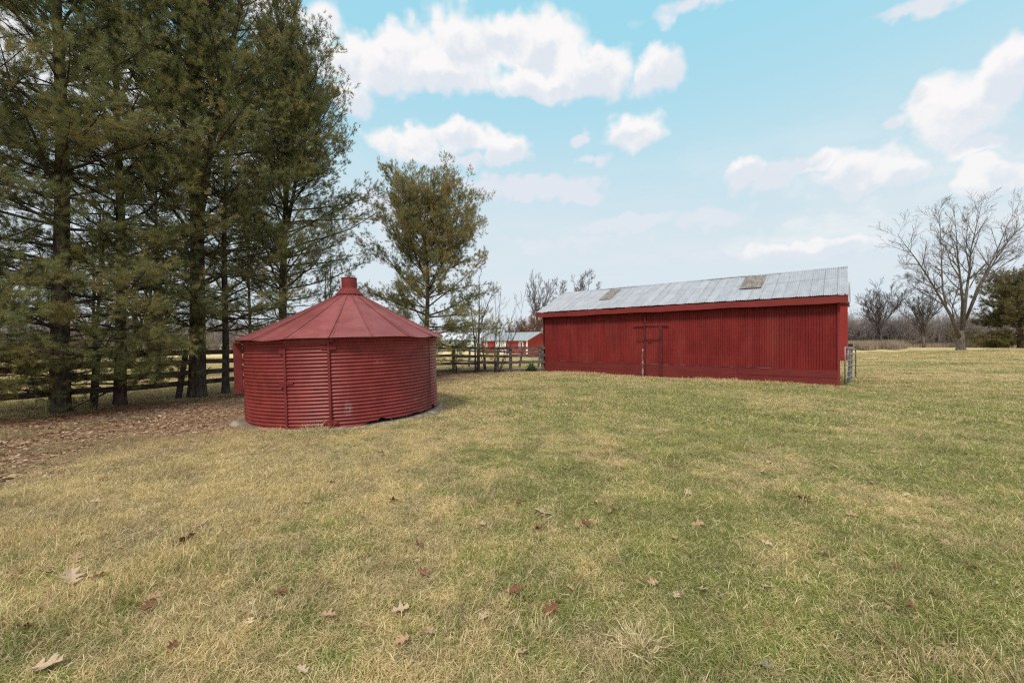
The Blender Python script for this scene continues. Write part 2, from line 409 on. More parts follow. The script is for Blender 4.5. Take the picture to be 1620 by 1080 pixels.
M['straw'] = two_tone('dry_straw', (.42, .33, .16), (.74, .61, .36), 40, .85, bump=0)
M['tallgrass'] = two_tone('tan_field_grass', (.27, .20, .14), (.44, .34, .25), 2.0, .9, bump=0, coord='pos')
M['russet'] = two_tone('russet_leaf', (.17, .075, .035), (.30, .15, .085), 2, .9, bump=0, coord='pos')
M['yucca'] = two_tone('yucca_leaf', (.09, .12, .06), (.20, .24, .13), 6, .6, bump=0)

def roof_mat():
    m, t = mat('galvanised_roof_sheet'); v = t.obj()
    sp = t.new('ShaderNodeSeparateXYZ'); t.put(sp.inputs[0], v); x, yy = sp.outputs[0], sp.outputs[1]
    n = t.noise(t.mul(v, (1.2, .35, .35)), 3.5, 6, .65)
    c = t.mix(t.rng(n, .3, .7), (.42, .415, .425), (.53, .52, .53))
    k = t.math('DIVIDE', x, .41); fl = t.math('FLOOR', k)
    wn = t.new('ShaderNodeTexWhiteNoise', noise_dimensions='1D'); t.put(wn.inputs['W'], fl)
    c = t.mix(1, c, t.mix(wn.outputs[0], (.93, .93, .94), (1.05, 1.045, 1.05)), 'MULTIPLY')
    fr = t.math('ABSOLUTE', t.math('SUBTRACT', t.math('SUBTRACT', k, fl), .5))
    seam = t.math('MULTIPLY', t.rng(fr, .455, .492), t.rng(t.noise(t.mul(v, (1, .8, .8)), 4, 4), .38, .58, .1, .9))
    c = t.mix(t.math('MULTIPLY', seam, .75), c, (.20, .165, .155))
    lap = t.math('MULTIPLY', t.rng(t.math('ABSOLUTE', t.math('SUBTRACT', yy, 1.44)), .035, .0), t.rng(t.noise(v, 1.7, 4), .35, .6, .25, 1))
    c = t.mix(t.math('MULTIPLY', lap, .7), c, (.16, .14, .14))
    r = t.noise(t.mul(v, (5, .5, .5)), 2.2, 6, .7)
    c = t.mix(t.rng(r, .58, .78, 0, .45), c, (.30, .24, .21))
    finish(t, c, .5, None, .25, .4); return m
M['roof'] = roof_mat()
M['roof_rust'] = two_tone('stained_translucent_sheet', (.18, .145, .12), (.32, .28, .25), 6, .7, stretch=(1.5, .4, .4), bump=.1)

def needle_mat(name, ca, cb, cc, brown=.25):
    m, t = mat(name)
    a = t.attr('tint').outputs['Fac']; b = t.attr('tone').outputs['Fac']
    c = t.mix(b, ca, cb)
    n = t.noise(t.pos(), .55, 3, .6)
    c = t.mix(t.math('MULTIPLY', t.rng(t.math('ADD', a, t.math('MULTIPLY', t.math('SUBTRACT', n, .5), 1.6)), 1 - brown - .15, 1.1 - brown + .1), .8), c, cc)
    finish(t, c, .6, spec=.25, translucent=.32); return m
M['needles'] = needle_mat('pine_needles', (.155, .172, .054), (.335, .335, .135), (.39, .30, .11), .30)
M['needles_gold'] = needle_mat('pine_needles_golden', (.20, .20, .075), (.42, .39, .18), (.50, .34, .11), .34)
M['needles_far'] = needle_mat('far_evergreen_needles', (.11, .105, .036), (.26, .245, .09), (.24, .16, .09), .5)
def leaf_mat(name, ca, cb):
    return two_tone(name, ca, cb, 30, .75, bump=.3, spec=.25, lo=.3, hi=.7)
M['leaf_pale'] = leaf_mat('pale_tan_leaf', (.43, .30, .185), (.60, .44, .29))
M['leaf_tan'] = leaf_mat('tan_leaf', (.36, .21, .12), (.52, .33, .20))
M['leaf_red'] = leaf_mat('red_brown_leaf', (.16, .055, .03), (.26, .10, .06))
M['leaf_grey'] = leaf_mat('grey_leaf', (.20, .165, .13), (.36, .305, .25))
def litter_mat():
    m, t = mat('leaf_litter'); a = t.attr('tint').outputs['Fac']
    r = t.new('ShaderNodeValToRGB'); t.put(r.inputs[0], a)
    e = r.color_ramp.elements; e[0].color = (.19, .088, .048, 1); e[1].color = (.72, .54, .37, 1)
    for p_, c_ in ((.3, (.30, .165, .09, 1)), (.6, (.43, .28, .165, 1)), (.85, (.55, .40, .25, 1))):
        q = e.new(p_); q.color = c_
    p, y, lit, nf, green = lawn_fields(t)
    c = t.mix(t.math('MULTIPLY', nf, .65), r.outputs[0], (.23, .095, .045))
    finish(t, c, .8, spec=.1); return m
M['litter'] = litter_mat()

# ------------------------------------------------------------------ ground
def build_ground():
    def axis(lim, fine, n1):
        a = np.concatenate([np.linspace(0, fine, n1), fine * (lim / fine) ** (np.linspace(0, 1, 40)[1:])])
        return np.concatenate([-a[::-1][:-1], a])
    xs = axis(1200, 70, 150); ys = axis(1500, 70, 150)
    X, Y = np.meshgrid(xs, ys, indexing='ij'); Z = ground_z(X, Y)
    n, m_ = X.shape; idx = np.arange(n * m_).reshape(n, m_)
    F = np.stack([idx[:-1, :-1], idx[1:, :-1], idx[1:, 1:], idx[:-1, 1:]], -1).reshape(-1, 4)
    b = MB().add(np.stack([X, Y, Z], -1), F)
    tag(b.build('ground', M['ground'], smooth=True), kind='structure', label='wide lawn of mixed green and straw-coloured winter grass')
build_ground()

# ------------------------------------------------------------------ grain bin
BC = np.array([-3.823, 9.51]); BTH = R(21.9); BR = 2.04; TILT = R(-1.7)
def bin_phi(px, r=BR):
    best, bp = 1e9, 0
    for ph in np.linspace(-1.45, 1.45, 2901):
        lx, ly = r * math.sin(ph), -r * math.cos(ph)
        X = BC[0] + lx * math.cos(BTH) - ly * math.sin(BTH); Y = BC[1] + lx * math.sin(BTH) + ly * math.cos(BTH)
        e = abs(810 + FPX * X / Y - px)
        if e < best: best, bp = e, ph
    return bp
PITCH = .068
def corr(z, amp=.0125):
    s_ = .5 + .5 * np.cos(2 * math.pi * z / PITCH); return amp * (2 * s_ ** .6 - 1)
def curved(b, ph0, ph1, z0, z1, r, corrug=True, nphi=40, nz=None, keep=None, skew=None):
    if nz is None: nz = int((z1 - z0) / PITCH * 8) if corrug else max(2, int((z1 - z0) / .1))
    ph = np.linspace(ph0, ph1, nphi + 1); z = np.linspace(z0, z1, nz + 1)
    P, Z = np.meshgrid(ph, z, indexing='ij')
    r_ = r + (corr(Z) if corrug else 0)
    if skew is not None: r_ = r_ + skew(P, Z)
    V = np.stack([r_ * np.sin(P), -r_ * np.cos(P), Z], -1)
    i = np.arange((nphi + 1) * (nz + 1)).reshape(nphi + 1, nz + 1)
    F = np.stack([i[:-1, :-1], i[1:, :-1], i[1:, 1:], i[:-1, 1:]], -1).reshape(-1, 4)
    if keep is not None:
        pc = (P[:-1, :-1] + P[1:, 1:]).ravel() / 2; zc = (Z[:-1, :-1] + Z[1:, 1:]).ravel() / 2
        F = F[keep(pc, zc)]
    b.add(V, F); return b
def build_bin():
    T = thing('grain_bin', (BC[0], BC[1], .035), 'round squat corrugated steel bin painted red with a conical roof', 'grain bin', (0, TILT, BTH))
    dl, dr = bin_phi(456), bin_phi(524)
    rg0, rg1 = bin_phi(568), 1.75
    kn = np.linspace(-.2, 2.2, 160); rr = np.random.default_rng(3)
    jag = np.repeat(rr.random(40), 4) * .028 + rr.random(160) * .010
    def zb(p):
        base = .0 + .0 * p
        env = sstep(p, rg0, rg0 + .12) * (1 - sstep(p, rg1 - .2, rg1))
        hump = .045 * np.exp(-((p - (rg0 + .22)) / .14) ** 2) + .03 * np.exp(-((p - bin_phi(655)) / .1) ** 2) + .05 * np.exp(-((p - bin_phi(686)) / .08) ** 2)
        return base + env * (.022 + np.interp(p, kn, jag) + hump)
    def dent(P, Z):
        return .008 * np.sin(3 * P + 1) * np.sin(2.2 * Z) + .006 * np.sin(11 * P + Z * 3) - .03 * np.exp(-((P - .9) / .25) ** 2) * np.exp(-((Z - .1) / .25) ** 2)
    w_ = MB(); curved(w_, -math.pi, math.pi, 0, 1.73, BR, True, 360, None, lambda p, z: z > zb(p), dent)
    wall = w_.build('wall', M['bin_red'], T, True)
    # vertical lap seams with bolt heads
    for px, wd in ((389, .05), (681, .035)):
        sm = MB(); p = bin_phi(px); curved(sm, p - wd / 2 / BR, p + wd / 2 / BR, .03, 1.70, BR + .016, False, 2, 20)
        for k in range(20):
            z = .10 + k * .082; r_ = BR + .022
            sm.box((r_ * math.sin(p), -r_ * math.cos(p), z), (.016, .016, .016), Matrix.Rotation(p, 4, 'Z'))
        sm.build('lap_seam', M['bin_trim'], T)
    for p in (2.2, -2.3, 3.0):
        curved(MB(), p - .012, p + .012, .03, 1.70, BR + .016, False, 2, 20).build('lap_seam', M['bin_trim'], T)
    # door
    db = MB(); curved(db, dl, dr, .02, 1.57, BR + .022, True, 30)
    door = db.build('door', M['bin_red'], T, True)
    def rail(p, z0, z1, wd=.035, dp=.035, r0=BR + .03):
        b = MB(); c = (r0 * math.sin(p), -r0 * math.cos(p), (z0 + z1) / 2)
        return b.box(c, (wd, dp, z1 - z0), Matrix.Rotation(p, 4, 'Z'))
    rail(dl, 0.0, 1.50, .045).build('frame', M['bin_trim'], T)
    rail(dr, 0.0, 1.70, .04).build('frame', M['bin_trim'], T)
    for (px0, px1, z, hh, pt) in ((512, 522, 1.50, .075, 'hinge'), (526, 536, 1.50, .085, 'hinge'), (512, 535, .12, .075, 'hinge'), (447, 454, 1.46, .10, 'latch'), (447, 454, .83, .085, 'latch'), (458, 468, .86, .055, 'latch')):
        a, c = bin_phi(px0), bin_phi(px1); m_ = (a + c) / 2; wd = (c - a) * BR; r0 = BR + .038
        MB().box((r0 * math.sin(m_), -r0 * math.cos(m_), z), (wd, .011, hh), Matrix.Rotation(m_, 4, 'Z')).build(pt, M['bin_trim'], T)
    hb = MB(); curved(hb, dl - .01, bin_phi(531), 1.60, 1.72, BR + .030, False, 12, 4, skew=lambda P, Z: .006 * np.sin(P * 30))
    hb.build('header_panel', M['bin_red'], T, True)
    curved(MB(), dl, dr, 1.572, 1.60, BR + .045, False, 12, 2).build('door_lintel', M['bin_trim'], T)
    # hinged hatch hanging open at the left side
    p = R(-82)
    r0 = BR + .10
    MB().box((r0 * math.sin(p), -r0 * math.cos(p), 1.12), (.045, .15, 1.04), Matrix.Rotation(p - R(4), 4, 'Z')).box(((r0 - .12) * math.sin(p), -(r0 - .12) * math.cos(p) , 1.15), (.09, .02, 1.0), Matrix.Rotation(p, 4, 'Z')).build('hatch', M['bin_trim'], T)
    # roof: 18 sheets with raised ribs
    NP = 18; off = R(-8); re, rt, ze, zt = 2.215, .165, 1.675, 2.74
    nphi = NP * 10; nr = 26
    P, Q = np.meshgrid(np.linspace(0, 2 * math.pi, nphi + 1)[:-1], np.linspace(0, 1, nr + 1), indexing='ij')
    rr_ = re + (rt - re) * Q
    rad_eave = 1 + .006 * np.sin(7 * P) * (1 - Q)
    zz = ze + (zt - ze) * Q ** 1.07
    cell = np.mod((P - off) / (2 * math.pi / NP), 1.0)
    wv = np.random.default_rng(5).normal(.004, .016, NP); ci = (np.floor((P - off) / (2 * math.pi / NP)).astype(int)) % NP
    zz = zz - (.026 * np.sin(cell * math.pi) * np.where(wv[ci] > 0, 1, -.25)) * (1 - Q) ** 2
    zz = zz + .012 * np.sin(cell * math.pi) * Q * (1 - Q) * 2
    V = np.stack([rr_ * rad_eave * np.sin(P) + .085 * Q, -rr_ * rad_eave * np.cos(P), zz], -1)
    i = np.arange(nphi * (nr + 1)).reshape(nphi, nr + 1); i2 = np.roll(i, -1, 0)
    F = np.stack([i[:, :-1], i2[:, :-1], i2[:, 1:], i[:, 1:]], -1).reshape(-1, 4)
    rf = MB().add(V, F)
    for k in range(NP):
        a = off + k * 2 * math.pi / NP
        for (da, hgt, rad) in ((0, .012, .011), (.055 if k % 3 else .03, .004, .005)):
            pts = []
            for q in np.linspace(0.0, .97, 14):
                r_ = re + (rt - re) * q
                aa = a + da * (.2 + .8 * (1 - q))
                pts.append((r_ * math.sin(aa) + .085 * q, -r_ * math.cos(aa), ze + (zt - ze) * q ** 1.07 + hgt))
            rf.tube(pts, rad, 6)
    roof = rf.build('roof', M['bin_roof'], T, True)
    # eave angle ring under the roof
    curved(MB(), -math.pi, math.pi, 1.64, 1.70, BR + .035, False, 120, 2).build('eave_ring', M['bin_trim'], T)
    # vent stub
    vb = MB(); n = 40; prof = [(.31, 2.755), (.25, 2.83), (.20, 2.885), (.173, 2.91), (.170, 3.135), (.176, 3.14), (.176, 3.155), (.160, 3.155), (.158, 2.95)]
    a = np.linspace(0, 2 * math.pi, n, endpoint=False)
    Vv = np.array([[(r_ * math.sin(x) + .085, -r_ * math.cos(x), z - .06) for x in a] for r_, z in prof]).reshape(-1, 3)
    Fv = [[i_ * n + j, i_ * n + (j + 1) % n, (i_ + 1) * n + (j + 1) % n, (i_ + 1) * n + j] for i_ in range(len(prof) - 1) for j in range(n)]
    vb.add(Vv, Fv)
    vb.beam((.05, 0, 2.9), (.11, 0, 3.13), .02, .02)
    v = vb.build('vent_stub', M['bin_trim'], T, False)
    # concrete ring
    cb = MB(); n = 140; rs = np.random.default_rng(11)
    a = np.linspace(0, 2 * math.pi, n, endpoint=False)
    def wob(k, s0): return sum(rs.normal() / (j + 1) * np.sin((j + 1) * 2 * a + rs.random() * 7) for j in range(k)) * s0
    e1 = wob(14, .034); e2 = wob(14, .011)
    e1 = e1 + .13 * (lump := np.exp(-((np.mod(a + math.pi, 2 * math.pi) - math.pi + 1.15) / .25) ** 2)); e2 = e2 + .075 * lump
    rows = [(1.6, .0 * a), (2.0, .004 + 0 * a), (2.08 + e1 * .5, .004 + e2), (2.13 + e1, -.010 + e2 * 1.5), (2.175 + e1 * 1.3, -.055 + e2 * 1.6), (2.21 + e1 * 1.4, -.40 + 0 * a)]
    V = np.concatenate([np.stack([r_ * np.sin(a), -r_ * np.cos(a), z + 0 * a], -1) for r_, z in rows])
    F = [[i_ * n + j, i_ * n + (j + 1) % n, (i_ + 1) * n + (j + 1) % n, (i_ + 1) * n + j] for i_ in range(len(rows) - 1) for j in range(n)]
    cb.add(V, F).build('concrete_base', M['concrete'], T, True)
build_bin()

# ------------------------------------------------------------------ barn
BO = np.array([12.12, 15.06]); BA = math.atan2(-.634, .773); BL = 13.22; BWD = 5.6
def barn_local(P):
    c, s_ = math.cos(BA), math.sin(BA)
    d = np.array(P[:2]) - BO
    return np.array([d[0] * c + d[1] * s_, -d[0] * s_ + d[1] * c, P[2]])
def pix_on_roof(px, py):
    # where a sight line from the eye meets the front roof slope, in barn coordinates
    o = barn_local((0, 0, EYE)); q = barn_local(at_row(px, py, 1.0)); d = q - o
    y0, z0, y1, z1 = -.34, 3.39, 2.8, 4.82
    nrm = np.array([0, -(z1 - z0), y1 - y0]); tt = nrm.dot(np.array([0, y0, z0]) - o) / nrm.dot(d)
    return o + d * tt
def corr_wall(b, x0, x1, z0, z1, y, pitch=.0855, amp=.017, zt=None):
    n = int((x1 - x0) / pitch * 6); x = np.linspace(x0, x1, n + 1)
    # box-rib like profile: narrow shadowed valleys
    yy = y - amp * np.sign(np.cos(2 * math.pi * x / pitch)) * np.abs(np.cos(2 * math.pi * x / pitch)) ** .6
    yy = yy + .006 * np.sin(x * 1.9) 
    zz = np.linspace(z0, z1, 5)
    X, Z = np.meshgrid(x, zz, indexing='ij'); Y = np.repeat(yy[:, None], 5, 1)
    jag = np.random.default_rng(2).normal(0, .006, n + 1); sheet = np.floor(x / .66); 
    off = np.random.default_rng(9).normal(0, .010, 60)[(sheet.astype(int)) % 60]
    Z[:, 0] += jag * .4 + off
    i = np.arange((n + 1) * 5).reshape(n + 1, 5)
    b.add(np.stack([X, Y, Z], -1), np.stack([i[:-1, :-1], i[1:, :-1], i[1:, 1:], i[:-1, 1:]], -1).reshape(-1, 4))
def build_barn():
    T = thing('barn', (BO[0], BO[1], 0), 'long low red barn of vertical corrugated sheets with a grey metal roof', 'barn', (0, 0, BA))
    fw = MB(); corr_wall(fw, -BL, 0, .585, 3.32, 0); fw.build('front_wall', M['barn_red'], T)
    # other walls
    ow = MB()
    prof = [(.02, 0), (BWD, 0), (BWD, 3.3), (2.8, 4.7), (.02, 3.3)]
    for x in (-BL - .01,):
        ow.add([(x, y, z) for y, z in prof] + [(x + .05, y, z) for y, z in prof], [[0, 1, 2, 4], [5, 9, 7, 6]], [[2, 3, 4], [7, 9, 8]])
    ow.box((-BL / 2, BWD, 1.65), (BL, .05, 3.3))
    # right gable: upper part, front strip and rear strip round an open doorway
    ow.box((-.03, 4.2, 1.65), (.05, 2.8, 3.3))
    ow.box((-.03, .15, 1.4), (.05, .25, 2.8))
    ow.add([(-.055, .02, 3.0), (-.055, 2.8, 3.0), (-.055, 2.8, 4.68), (-.055, .02, 3.3), (-.005, .02, 3.0), (-.005, 2.8, 3.0), (-.005, 2.8, 4.68), (-.005, .02, 3.3)], [[0, 1, 2, 3], [4, 7, 6, 5], [0, 4, 5, 1]])
    ow.add([(-.03, 2.8, 3.3), (-.03, BWD, 3.3), (-.03, 2.8, 4.68)], [[0, 1, 2]])
    ow.build('side_wall', M['shed_red'], T)
    MB().box((-BL / 2, 2.9, .02), (BL - .3, BWD - .4, .05)).build('dirt_floor', M['interior'], T)
    # bottom boards
    rs = np.random.default_rng(4)
    for (z0, z1, yy) in ((-.12, .285, -.045), (.290, .585, -.036)):
        x = -BL - .03; 
        b = MB()
        while x < -.05:
            L = min(4.3 + rs.random() * .8, -x); 
            if -x - L < .6: L = -x
            dz = rs.normal(0, .006)
            b.box((x + L / 2, yy, (z0 + z1) / 2 + dz), (L - .006, .04, z1 - z0)); x += L
        b.build('bottom_board', M['barn_wood'], T)
    # weathered ledge along the sheet bottoms
    MB().box((-BL / 2 - 1, -.052, .602), (BL - 2.2, .032, .022)).build('ledge_board', M['ledge'], T)
    # corner posts
    MB().box((.035, -.015, 1.55), (.075, .10, 3.3)).build('corner_trim', M['fascia'], T)
    MB().box((-BL - .05, -.02, 1.55), (.09, .10, 3.3)).build('corner_trim', M['dark_red'], T)
    MB().box((.02, .32, 1.5), (.05, .14, 3.0)).build('corner_trim', M['dark_red'], T)
    # fascia
    rl, rr_ = -BL - .36, .30
    fb = MB(); xs = np.linspace(rl, rr_, 30); sag = .012 * np.sin(xs * 1.3) + .008 * np.sin(xs * 3.1)
    zt, zbm = 3.345 + sag, 3.085 + sag
    V = []
    for x, a, c in zip(xs, zt, zbm): V += [(x, -.33, c), (x, -.33, a), (x, -.295, a), (x, -.295, c)]
    F = [[4 * i + k, 4 * i + (k + 1) % 4, 4 * i + 4 + (k + 1) % 4, 4 * i + 4 + k] for i in range(29) for k in range(4)] + [[0, 1, 2, 3], [116, 119, 118, 117]]
    fb.add(V, F).build('fascia', M['fascia'], T)
    MB().box((-BL / 2, -.15, 3.20), (BL + .5, .28, .02)).build('soffit', M['dark_red'], T)
    # roof
    def slope(b, x0, x1, y0, z0, y1, z1, lift=0, pitch=.0665, amp=.009, waver=.02):
        n = int((x1 - x0) / pitch * 5); x = np.linspace(x0, x1, n + 1); q = np.linspace(0, 1, 9)
        X, Q = np.meshgrid(x, q, indexing='ij')
        Y = y0 + (y1 - y0) * Q; Z = z0 + (z1 - z0) * Q + amp * np.cos(2 * math.pi * X / pitch) + lift
        Z += waver * np.sin(X * .9 + 1) * np.sin(Q * math.pi) + .006 * np.sin(X * 9.4) * (1 - Q)
        rib = np.abs(np.mod(X / .41, 1) - .5) > .46
        Z += rib * .012
        Z += np.where(Q > .56, .014, 0) - np.where(Q > .98, .004 * np.sin(X * 2.3), 0)
        jag = np.random.default_rng(8).normal(0, .012, 60)[(np.floor(X / .41).astype(int)) % 60]
        Y = Y + np.where(Q == 0, jag * 1.3, 0)
        i = np.arange((n + 1) * 9).reshape(n + 1, 9)
        b.add(np.stack([X, Y, Z], -1), np.stack([i[:-1, :-1], i[1:, :-1], i[1:, 1:], i[:-1, 1:]], -1).reshape(-1, 4))
    rb = MB(); slope(rb, rl, rr_, -.36, 3.385, 2.8, 4.825); slope(rb, rl, rr_, 5.96, 3.385, 2.8, 4.825)
    roof = rb.build('roof', M['roof'], T)
    cap = MB(); xs = np.linspace(rl, rr_ + .01, 24); zz = 4.855 + .012 * np.sin(xs * 1.1) 
    V = []
    for x, z in zip(xs, zz): V += [(x, 2.64, z - .075), (x, 2.8, z), (x, 2.96, z - .075)]
    cap.add(V, [[3 * i + k, 3 * i + k + 1, 3 * i + 4 + k, 3 * i + 3 + k] for i in range(23) for k in range(2)]).build('ridge_cap', M['roof'], roof)
    for (pts) in (((1171, 458), (1200, 458), (1210, 437)), ((948, 475), (963, 475), (993, 457))):
        a, b2, c = [pix_on_roof(*p) for p in pts]
        x0, x1 = (a[0] + c[0]) / 2 - .45, (a[0] + c[0]) / 2 + .30
        xm = b2[0]; x0 = a[0] - .05; x1 = x0 + (.86 if pts[0][0] > 1000 else .66)
        y0, y1 = max(a[1], .2), min(2.68, c[1])
        f = lambda y: 3.385 + (y + .36) / 3.16 * 1.44
        pb = MB(); slope(pb, x0, x1, y0, f(y0), y1, f(y1), lift=.028, waver=0)
        pb.build('translucent_sheet', M['roof_rust'], roof)
    # rafters under the gable overhang
    rfb = MB()
    rfb.beam((.22, -.28, 3.20), (.22, 2.8, 4.66), .04, .14).beam((.22, 5.9, 3.20), (.22, 2.8, 4.66), .04, .14)
    rfb.build('barge_board', M['fascia'], T)
    # walk door: two uprights, two rails across
    def X_at(px):
        o = barn_local((0, 0, EYE)); d = barn_local(at_row(px, 500, 1.0)) - o; return (o + d * (-o[1] / d[1]))[0]
    d0, d1 = X_at(1021), X_at(1046)
    D = MB(); corr_wall(D, d0 + .03, d1 - .03, .60, 2.42, -.035); door = D.build('door', M['barn_red'], T)
    for x, w_, z0, z1 in ((d0, .085, -.08, 3.05), (d1, .15, -.1, 2.47)):
        MB().box((x, -.075, (z0 + z1) / 2), (w_, .035, z1 - z0)).build('door_post', M['dark_red'], T)
    MB().box(((X_at(1003) + X_at(1059)) / 2, -.095, 2.49), (X_at(1059) - X_at(1003), .030, .045)).build('door_track', M['fascia'], T)
    MB().box(((X_at(1008) + X_at(1049)) / 2, -.10, 1.80), (X_at(1049) - X_at(1008), .02, .035)).build('door_rail', M['dark_red'], T)
    MB().box(((X_at(1025) + X_at(1033)) / 2, -.11, 1.71), (.20, .03, .03)).build('door_handle', M['dark_red'], T)
    # rear wing that sticks out past the gable
    wb = MB().box((.13, 3.02, 2.08), (.36, .04, 2.46)).box((.29, 4.3, 2.08), (.04, 2.52, 2.46))
    wb.build('rear_wing_wall', M['shed_red'], T)
    wr = MB(); slope(wr, -.04, .40, 2.90, 3.34, 4.5, 4.36, waver=0); slope(wr, -.04, .40, 5.9, 3.34, 4.5, 4.36, waver=0)
    wr.build('rear_wing_roof', M['roof'], T)
    MB().box((.40, 3.1, 1.52), (.16, .12, .12)).build('latch_block', M['interior'], T)
    # leaning pole beside the door
    c, s_ = math.cos(BA), math.sin(BA)
    def world(lx, ly): return (BO[0] + lx * c - ly * s_, BO[1] + lx * s_ + ly * c)
    x0 = X_at(1021.5); x1 = X_at(1018.5)
    p0 = world(x0, -.42); p1 = world(x1, -.13)
    t0 = thing('leaning_pole', (p0[0], p0[1], 0), 'short peeling pole leaning on the barn wall beside the walk door', 'pole')
    d = np.array([p1[0] - p0[0], p1[1] - p0[1]])
    pts = [(d[0] * k + .01 * math.sin(7 * k), d[1] * k, -.05 + 1.36 * k) for k in np.linspace(0, 1, 8)]
    MB().tube(pts, [.062, .055, .05, .052, .047, .045, .05, .038], 9).build('shaft', M['white_rub'], t0, True)
build_barn()

# ------------------------------------------------------------------ metal gate at the barn corner
def build_gate():
    a = np.array([12.36, 15.02]); b = np.array([14.4, 16.95]); d = (b - a) / np.linalg.norm(b - a); L = np.linalg.norm(b - a)
    T = thing('farm_gate', (a[0], a[1], 0), 'silver tubular farm gate swung open at the right corner of the barn', 'gate', (0, 0, math.atan2(d[1], d[0])))
    zt, zb, sag = 1.46, .10, -.10
    top = [(0, 0, zb), (0, 0, zt - .08), (.03, 0, zt - .02), (.09, 0, zt), (L - .09, 0, zt + sag), (L - .02, 0, zt - .05 + sag), (L, 0, zt - .12 + sag), (L, 0, zb + .12)]
    MB().tube(top, .023, 10).build('frame', M['steel'], T, True)
    for k, z in enumerate((.30, .52, .74, .96, 1.20)):
        MB().tube([(0, 0, z), (L, 0, z + sag * z / zt + .03)], .015, 8).build('rail', M['steel'], T, True)
    for x in (L * .5,):
        MB().box((x, 0, .75), (.05, .014, 1.25)).build('brace', M['steel'], T)
    for z in (.45, 1.12):
        MB().tube([(-.16, 0, z), (0, 0, z)], .014, 6).build('hinge', M['steel'], T)
    p = at(1345, 16.4)
    g = thing('fence_post', (p[0], p[1], p[2]), 'grey weathered board post standing behind the open metal gate', 'post', (0, 0, R(-30)))
    MB().box((0, 0, .68), (.13, .05, 1.5), Matrix.Rotation(R(2), 4, 'Y')).box((0, .04, .5), (.09, .05, 1.1)).build('board', M['grey_wood'], g)
build_gate()

# ------------------------------------------------------------------ fences
def fence(name, label, pts, leans, rails, group=None, post_h=1.45, rail_h=.14, m='wood', rr=None, post_r=.075, rnd=0, side=1):
    P = [np.array(p, float) for p in pts]
    T = thing(name, (P[0][0], P[0][1], float(ground_z(*P[0]))), label, 'fence', group=group)
    rs = np.random.default_rng(rnd + 20); o = np.array([P[0][0], P[0][1], float(ground_z(*P[0]))])
    for i, p in enumerate(P):
        z = float(ground_z(*p)) - .15; ln = leans[i % len(leans)]
        h = post_h + rs.normal(0, .03)
        a = np.array([p[0], p[1], z]) - o; b = a + np.array([ln[0], ln[1], h + .15])
        MB().tube([a, (a + b) / 2, b], [post_r * 1.05, post_r, post_r * .92], 8).build('post', M[m], T)
    for i in range(len(P) - 1):
        a, b = P[i], P[i + 1]; d = (b - a) / np.linalg.norm(b - a); n = np.array([d[1], -d[0]]) * side * (post_r + .012)
        for j, zr in enumerate(rails):
            za = float(ground_z(*a)) + zr + rs.normal(0, .022); zb = float(ground_z(*b)) + zr + rs.normal(0, .022)
            f = zr / post_h; la, lb = leans[i % len(leans)], leans[(i + 1) % len(leans)]
            A = np.array([a[0] + n[0] + la[0] * f, a[1] + n[1] + la[1] * f, za]) - o - np.array([d[0], d[1], 0]) * .08
            B = np.array([b[0] + n[0] + lb[0] * f, b[1] + n[1] + lb[1] * f, zb]) - o + np.array([d[0], d[1], 0]) * .08
            mid = (A + B) / 2 + np.array([0, 0, -.012 + rs.normal(0, .006)])
            MB().beam(A, mid, .03, rail_h).beam(mid, B, .03, rail_h).build('rail', M[m], T)
fence('board_fence', 'dark four-board fence running behind the pine trunks on the left', [(-13.0, 3.0), (-12.4, 4.8), (-11.75, 6.4), (-11.1, 8.2), (-10.4, 10.04), (-9.72, 11.75), (-8.8, 13.7), (-7.7, 15.7), (-6.6, 17.7), (-5.5, 19.7), (-4.5, 21.5)],
      [(.02, 0), (-.04, 0), (.03, 0), (.05, .02), (.06, .05), (.16, .12), (.02, 0), (-.03, 0)], (.47, .76, 1.06, 1.35), rnd=1, m='dark_wood')
fence('board_fence', 'grey weathered board fence joining the left end of the barn', [(-4.5, 21.5), (-3.2, 22.1), (-1.86, 22.35), (-.07, 22.25), (1.76, 23.35)],
      [(0, 0), (.01, 0), (.01, 0), (-.01, 0), (0, 0)], (.12, .52, .90, 1.34), rnd=2, post_r=.085, post_h=1.46)
fence('board_fence', 'farther board fence with leaning posts seen through the gaps beside the barn', [(-5.6, 27.5), (-2.9, 27.0), (-.95, 26.6), (.45, 26.3), (1.65, 26.1), (3.2, 26.0)],
      [(0, 0), (.1, 0), (.0, 0), (.24, 0), (.25, 0), (.05, 0)], (.42, .78, 1.10), rnd=3, post_r=.07, post_h=1.35, rail_h=.11)

# ------------------------------------------------------------------ trees
def unit(v): return v / (np.linalg.norm(v) + 1e-12)
def spray_protos(k, nodes, per, L, nl, w, rs):
    out = []
    for _ in range(k):
        V = []; tone = []
        for i in range(nodes):
            f = (i + .5) / nodes
            for j in range(per):
                a = rs.random() * 2 * math.pi; el = R(rs.uniform(22, 88)) * (1 - .35 * f)
                d = np.array([math.cos(el), math.sin(el) * math.cos(a), math.sin(el) * math.sin(a)])
                p = np.array([L * (f + rs.normal(0, .06)), 0, 0]); l = nl * rs.uniform(.75, 1.2)
                s_ = unit(np.cross(d, rs.normal(size=3))) * w * .5
                tip = p + d * l + np.array([0, 0, -.012 * l / nl])
                V += [p - s_, p + s_, tip]; tone += [rs.random()] * 3
        out.append((np.array(V), np.array(tone)))
    return out
SPR = spray_protos(10, 4, 12, .13, .105, .0055, np.random.default_rng(1))
SPR_FAR = spray_protos(4, 3, 8, .45, .28, .035, np.random.default_rng(2))
